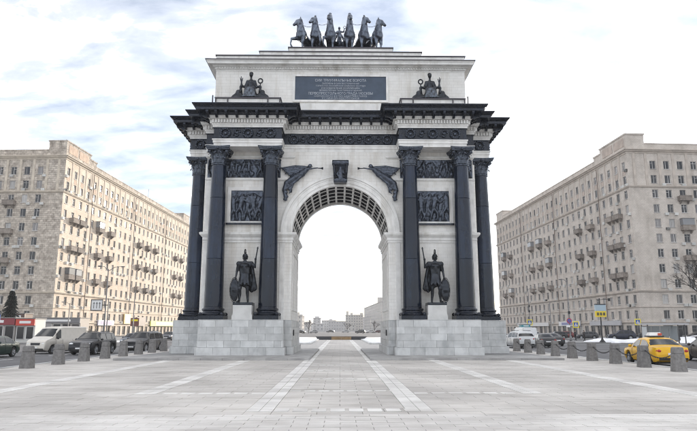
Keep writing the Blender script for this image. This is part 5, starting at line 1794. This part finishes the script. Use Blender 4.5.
def road_board():
    T = tag(E('direction_board', (-28.9, 33.4, -.12)), 'white framed arrow board on the left lamp post', 'road sign')
    MB().tube((.5, .1, 0), (.5, .1, 5.6), .06, n=6).build('pole', STEEL, T)
    MB().box(-1.5, -.2, -.05, 0, 4.2, 5.4).build('board', SWHITE, T)
    f = MB(); f.box(-1.58, -.12, -.07, -.01, 5.403, 5.5); f.box(-1.58, -.12, -.07, -.01, 4.1, 4.197); f.box(-1.58, -1.503, -.07, -.01, 4.2, 5.4); f.box(-.197, -.12, -.07, -.01, 4.2, 5.4)
    f.box(-.2, .5, -.02, .02, 4.75, 4.85)
    f.build('frame', BLACK, T)
    a = MB()
    for c in (-1.2, -.85, -.5):
        a.box(c - .04, c + .04, -.06, -.052, 4.4, 4.95); a.poly([(c - .13, -.056, 4.95), (c + .13, -.056, 4.95), (c, -.056, 5.2)])
    a.build('arrows', STEEL, T)
road_board()

def shelter(label, x, y, w, rot=0, roofc=(.5, .5, .52)):
    T = tag(E('bus_shelter', (x, y, -.12), rot), label, 'bus shelter', 'bus shelters')
    for sx in (-1, 1):
        for yy in (0, 1.5):
            MB().box(sx * w / 2 - .05, sx * w / 2 + .05, yy - .05, yy + .05, 0, 2.45).build('post', STEEL, T)
    MB().box(-w / 2 - .3, w / 2 + .3, -.5, 1.7, 2.453, 2.62).build('roof', mat('shelter_roof_%g' % roofc[0], roofc, .6), T)
    n = 4
    for k in range(n):
        a = -w / 2 + .08 + (w - .16) * k / n
        MB().box(a + .02, a + (w - .16) / n - .02, 1.48, 1.51, .35, 2.3).build('glass_panel', mat('shelter_glass', (.28, .31, .33), .08), T)
    MB().box(-w / 2 + .3, w / 2 - .3, 1.0, 1.4, .42, .5).build('bench', mat('bench_wood', (.2, .13, .08), .7), T)
    for sx in (-1, 1): MB().box(sx * w * .35 - .04, sx * w * .35 + .04, 1.1, 1.3, 0, .42).build('bench_leg', STEEL, T)
    MB().box(-w / 2 - .06, -w / 2 + .06, .15, 1.35, .3, 2.2).build('side_panel', mat('shelter_ad', (.5, .53, .55), .3), T)
    return T
shelter('glass bus shelter with flat grey roof behind the taxi', 40.2, 33.5, 4.6)
shelter('bus shelter with pale roof at the left edge of the photo', -42.0, 27.5, 5.2)
def kiosk(label, x, y, w, h, d, fascia, wallc, rot=0, fh=.9, cat='kiosk'):
    T = tag(E('kiosk', (x, y, -.12), rot), label, cat, 'kiosks and shop pavilions')
    MB().box(-w / 2, w / 2, .1, d, 0, h).build('wall', mat('kiosk_%g_%g' % (wallc[0], wallc[2]), wallc, .7), T)
    MB().box(-w / 2 - .1, w / 2 + .1, -.25, d + .1, h + .003, h + .12).build('roof', ROOFM, T)
    MB().box(-w / 2, w / 2, -.2, .09, h - fh, h).build('fascia', mat('fascia_%g_%g_%g' % fascia, fascia, .5), T)
    MB().box(-w * .3, w * .3, -.215, -.202, h - fh * .7, h - fh * .3).build('fascia_lettering', SWHITE, T)
    n = max(2, int(w / 1.5))
    for k in range(n):
        a = -w / 2 + w * k / n
        o = MB().box(a + .1, a + w / n - .1, .03, .097, .5, h - fh - .1).build('window', WFRAME, T)
        MB().box(a + .2, a + w / n - .2, .015, .028, .6, h - fh - .2).build('pane', PANE, o)
    return T
kiosk('kiosk with bright red fascia on the left pavement', -43.6, 44, 2.6, 3.3, 3, (.5, .05, .03), (.55, .55, .53))
kiosk('kiosk with dark red fascia left of the bright red one', -48.8, 44, 7.5, 3.4, 3, (.22, .03, .04), (.4, .38, .36))
kiosk('grey shop pavilion at the corner of the left block', -52.2, 72, 8.5, 3.9, 4, (.16, .16, .17), (.38, .34, .3))
kiosk('narrow brown kiosk beside the dark fir tree', -53.5, 60, 3.0, 4.4, 2.5, (.10, .06, .05), (.2, .15, .12))
kiosk('small teal lit kiosk in front of the right block', 34.6, 72, 1.6, 2.7, 1.4, (.05, .25, .3), (.2, .35, .38), fh=.4)
bs = tag(E('bus_stop_sign', (-40.3, 31, -.12)), 'blue and white bus stop sign by the left kiosks', 'road sign')
MB().tube((0, 0, 0), (0, 0, 3.6), .045, n=6).build('pole', STEEL, bs)
MB().box(-.36, .36, -.08, -.05, 2.9, 3.6).build('plate', SBLUE, bs); MB().box(-.25, .25, -.095, -.083, 3.05, 3.35).build('emblem', SWHITE, bs)
cb = tag(E('awning_stand', (-33.9, 60, -.12)), 'brown and yellow advertising stand on the left pavement', 'sign')
MB().tube((0, 0, 0), (0, 0, 2.4), .07, n=6).build('pole', STEEL, cb); MB().box(-.7, .7, -.1, .1, 2.4, 3.7).build('board', mat('stand_brown', (.14, .05, .04), .5), cb); MB().box(-.5, .5, -.115, -.103, 3.2, 3.5).build('board_print', YEL, cb)

# kerbed traffic island, pavements and snow banks
def slab(name, x0, x1, y0, y1, z=.02, m=None):
    return MB().box(x0, x1, y0, y1, -.3, z).build(name, m or mat('pavement_asphalt', (.26, .26, .26), .85, var=.25, nscale=.5), kind='structure')
slab('pavement', 27.5, 36.6, 41, 76); slab('pavement', -66, -34, 40, 99.4); slab('pavement', 37, 44.5, 31, 39)
slab('pavement', 38, 66, 74, 92); slab('pavement', 44.5, 95, 60, 92.8, .025); slab('pavement', -100, -66.1, 60, 99.2, .025)
def snowbank(label, cx, cy, rx, ry, h, seed):
    rnd = random.Random(seed); n, m = 26, 8
    vs, fs = [(cx, cy, h)], []
    for j in range(1, m + 1):
        for i in range(n):
            a = 2 * pi * i / n; r = j / m
            k = 1 + .22 * sin(a * 3 + seed) + .12 * sin(a * 7 + seed * 2)
            z = h * (1 - r ** 1.7) * rnd.uniform(.8, 1.15) if j < m else -.16
            vs.append((cx + rx * r * k * cos(a), cy + ry * r * k * sin(a), z))
    for i in range(n): fs.append((0, 1 + i, 1 + (i + 1) % n))
    for j in range(m - 1):
        for i in range(n):
            a = 1 + j * n + i; b = 1 + j * n + (i + 1) % n
            fs.append((a, a + n, b + n, b))
    mb = MB(); mb.v = vs; mb.f = fs
    o = mb.build('snow_bank', SNOW, smooth=True, kind='stuff'); o['label'] = label
snowbank('snow bank behind the bus shelter', 46, 44, 7.5, 2.2, .75, 1)
snowbank('snow bank at the right edge behind the dark car', 56, 50, 9, 2.6, .9, 2)
snowbank('snow bank left of the bus shelter', 38, 46, 3.5, 1.5, .5, 3)
snowbank('snow strip along the right island', 31.5, 58, 3.5, 9, .25, 4)
snowbank('snow strip by the left pavement', -34, 66, 1.5, 14, .3, 5)
snowbank('snow beside the far right road', 27.2, 50, 1.2, 9, .3, 6)
# lane lines
ln_ = MB()
for x in (21.2, -21.2):
    for k in range(14): ln_.box(x - .07, x + .07, -20 + k * 8, -17 + k * 8, -.119, -.114)
ln_.build('lane_lines', PAINT, kind='structure')

# ================================================================== PEOPLE
def person(label, x, y, rot, coat, legs, z=.02):
    T = tag(E('person', (x, y, z), rot), label, 'person', 'pedestrians')
    P = []
    c = lambda a, ra, b, rb: P.append(('c', a, ra, b, rb))
    for s in (-1, 1):
        st = .16 * s
        c((s * .09, 0, .88), .10, (s * .1, -.05 - st * .3, .48), .075); c((s * .1, -.05 - st * .3, .48), .065, (s * .1, st, .08), .045); c((s * .1, st, .05), .045, (s * .11, st - .16, .035), .035)
        c((s * .2, 0, 1.38), .07, (s * .26, .04 + st * .4, 1.1), .055); c((s * .26, .04 + st * .4, 1.1), .05, (s * .25, -.08 + st * .5, .86), .04)
    c((0, 0, .9), .15, (0, 0, 1.32), .17); c((-.16, 0, 1.38), .08, (.16, 0, 1.38), .08)
    c((0, 0, 1.4), .06, (0, -.01, 1.52), .055); P.append(('e', (0, -.02, 1.62), (.078, .095, .115)))
    link('body', blob_mesh(P, .035, 'person_body', mat('cloth_%g_%g' % (legs[0], legs[2]), legs, .85), 1), T)
    C_ = []
    for a_, ra, b_, rb in (((0, 0, .72), .19, (0, 0, 1.34), .19), ((-.17, 0, 1.39), .095, (.17, 0, 1.39), .095)): C_.append(('c', a_, ra, b_, rb))
    for s in (-1, 1):
        st = .16 * s
        C_ += [('c', (s * .2, 0, 1.38), .085, (s * .26, .04 + st * .4, 1.1), .07), ('c', (s * .26, .04 + st * .4, 1.1), .065, (s * .25, -.07 + st * .5, .9), .055)]
    link('coat', blob_mesh(C_, .04, 'coat', mat('coat_%g_%g' % (coat[0], coat[2]), coat, .85), 1), T)
    hd = [('e', (0, -.02, 1.62), (.083, .1, .12))]
    link('head', blob_mesh(hd, .02, 'head', mat('skin', (.42, .26, .19), .6), 1), T)
    hd = [('e', (0, .005, 1.68), (.095, .112, .085))]
    link('hat', blob_mesh(hd, .02, 'hat', mat('hat', (.03, .03, .035), .8), 1), T)
person('person in a black coat walking by the box sign on the right', 36.6, 53.5, radians(70), (.02, .02, .022), (.03, .03, .04), -.12)
person('person in dark clothes a step behind the black coat on the right', 38.6, 55, radians(60), (.035, .03, .03), (.02, .02, .02), -.12)
person('person in a dark jacket standing inside the right bus shelter', 42.8, 35.6, radians(10), (.02, .02, .025), (.02, .02, .025))
person('person in a dark coat on the left pavement behind the off-road car', -29.4, 30, radians(20), (.03, .025, .025), (.02, .02, .02), -.12)
person('person in a brown coat by the left kiosks', -37.9, 42.5, radians(-30), (.08, .05, .04), (.03, .03, .03))

# ================================================================== TREES
BARK = mat('dark_bark', (.035, .028, .024), .9)
def bare_tree(label, x, y, h, seed, depth=6, spread=.55):
    T = tag(E('bare_tree', (x, y, -.12)), label, 'tree', 'bare trees')
    rnd = random.Random(seed); tr, tw = MB(), MB()
    def grow(p, d, ln, r, k):
        q = p + d * ln
        (tr if k < 3 else tw).tube(p, q, r, r * .72, 6 if k < 3 else 4, cap=False)
        if k >= depth: return
        nb = 3 if k < depth - 1 else 4
        for i in range(nb):
            ax = Vector((rnd.gauss(0, 1), rnd.gauss(0, 1), rnd.gauss(0, .6))).normalized()
            nd = (d + ax * spread * rnd.uniform(.6, 1.3) + Vector((0, 0, .08))).normalized()
            grow(p + d * ln * rnd.uniform(.55, 1.0), nd, ln * rnd.uniform(.66, .84), r * .62, k + 1)
    grow(Vector((0, 0, 0)), Vector((0, 0, 1)), h * .27, h * .022, 0)
    tr.build('trunk', BARK, T); tw.build('crown', BARK, T)
bare_tree('bare dark tree at the right edge in front of the beige block', 69.6, 70, 18, 4, 7, .6)
bare_tree('small bare tree seen through the arch at left', -14, 230, 9, 8, 4)
bare_tree('small bare tree seen through the arch at right', 17, 260, 9, 9, 4)
bare_tree('small bare tree seen through the arch near the middle', 4, 300, 8, 10, 4)
def fir(label, x, y, h):
    T = tag(E('fir_tree', (x, y, -.12)), label, 'tree')
    rnd = random.Random(2)
    MB().tube((0, 0, 0), (0, 0, h * .97), .2, .03, 8).build('trunk', BARK, T)
    mb = MB()
    for k in range(420):
        t = rnd.random() ** .8
        z = .9 + (h - .9) * t
        R = (h * .26) * (1 - t) ** .85 * rnd.uniform(.75, 1.12) + .12
        a = rnd.random() * 2 * pi
        d = Vector((cos(a), sin(a), 0)); sd = Vector((-sin(a), cos(a), 0))
        n = 7
        for i in range(n):
            u = (i + .6) / n
            c = d * (R * u) + Vector((0, 0, z - R * .35 * u * u))
            w = .34 * (1.1 - u) + .1
            for s in (-1, 1):
                p = c + sd * (s * w) + d * .2 - Vector((0, 0, .1 + rnd.random() * .1))
                b = len(mb.v)
                mb.v += [tuple(c), tuple(c + d * .16), tuple(p)]
                mb.f.append((b, b + 1, b + 2))
            b = len(mb.v)
            mb.v += [tuple(c - sd * .05), tuple(c + sd * .05), tuple(c + d * .22 - Vector((0, 0, .22)))]
            mb.f.append((b, b + 1, b + 2))
    mb.build('crown', mat('fir_needles', (.012, .02, .016), .85), T)
fir('dark fir tree in front of the left stone end wall', -51.8, 55, 7.9)

# ================================================================== HAZE
def haze():
    m = bpy.data.materials.new('haze_air'); m.use_nodes = True
    t = m.node_tree; t.nodes.clear()
    o = t.nodes.new('ShaderNodeOutputMaterial'); v = t.nodes.new('ShaderNodeVolumePrincipled')
    v.inputs['Color'].default_value = (.97, .97, .98, 1); v.inputs["Density"].default_value = .0003
    t.links.new(v.outputs[0], o.inputs['Volume'])
    MB().box(-900, 900, -120, 1100, -1.2, 62).build('haze', m, kind='stuff')
haze()
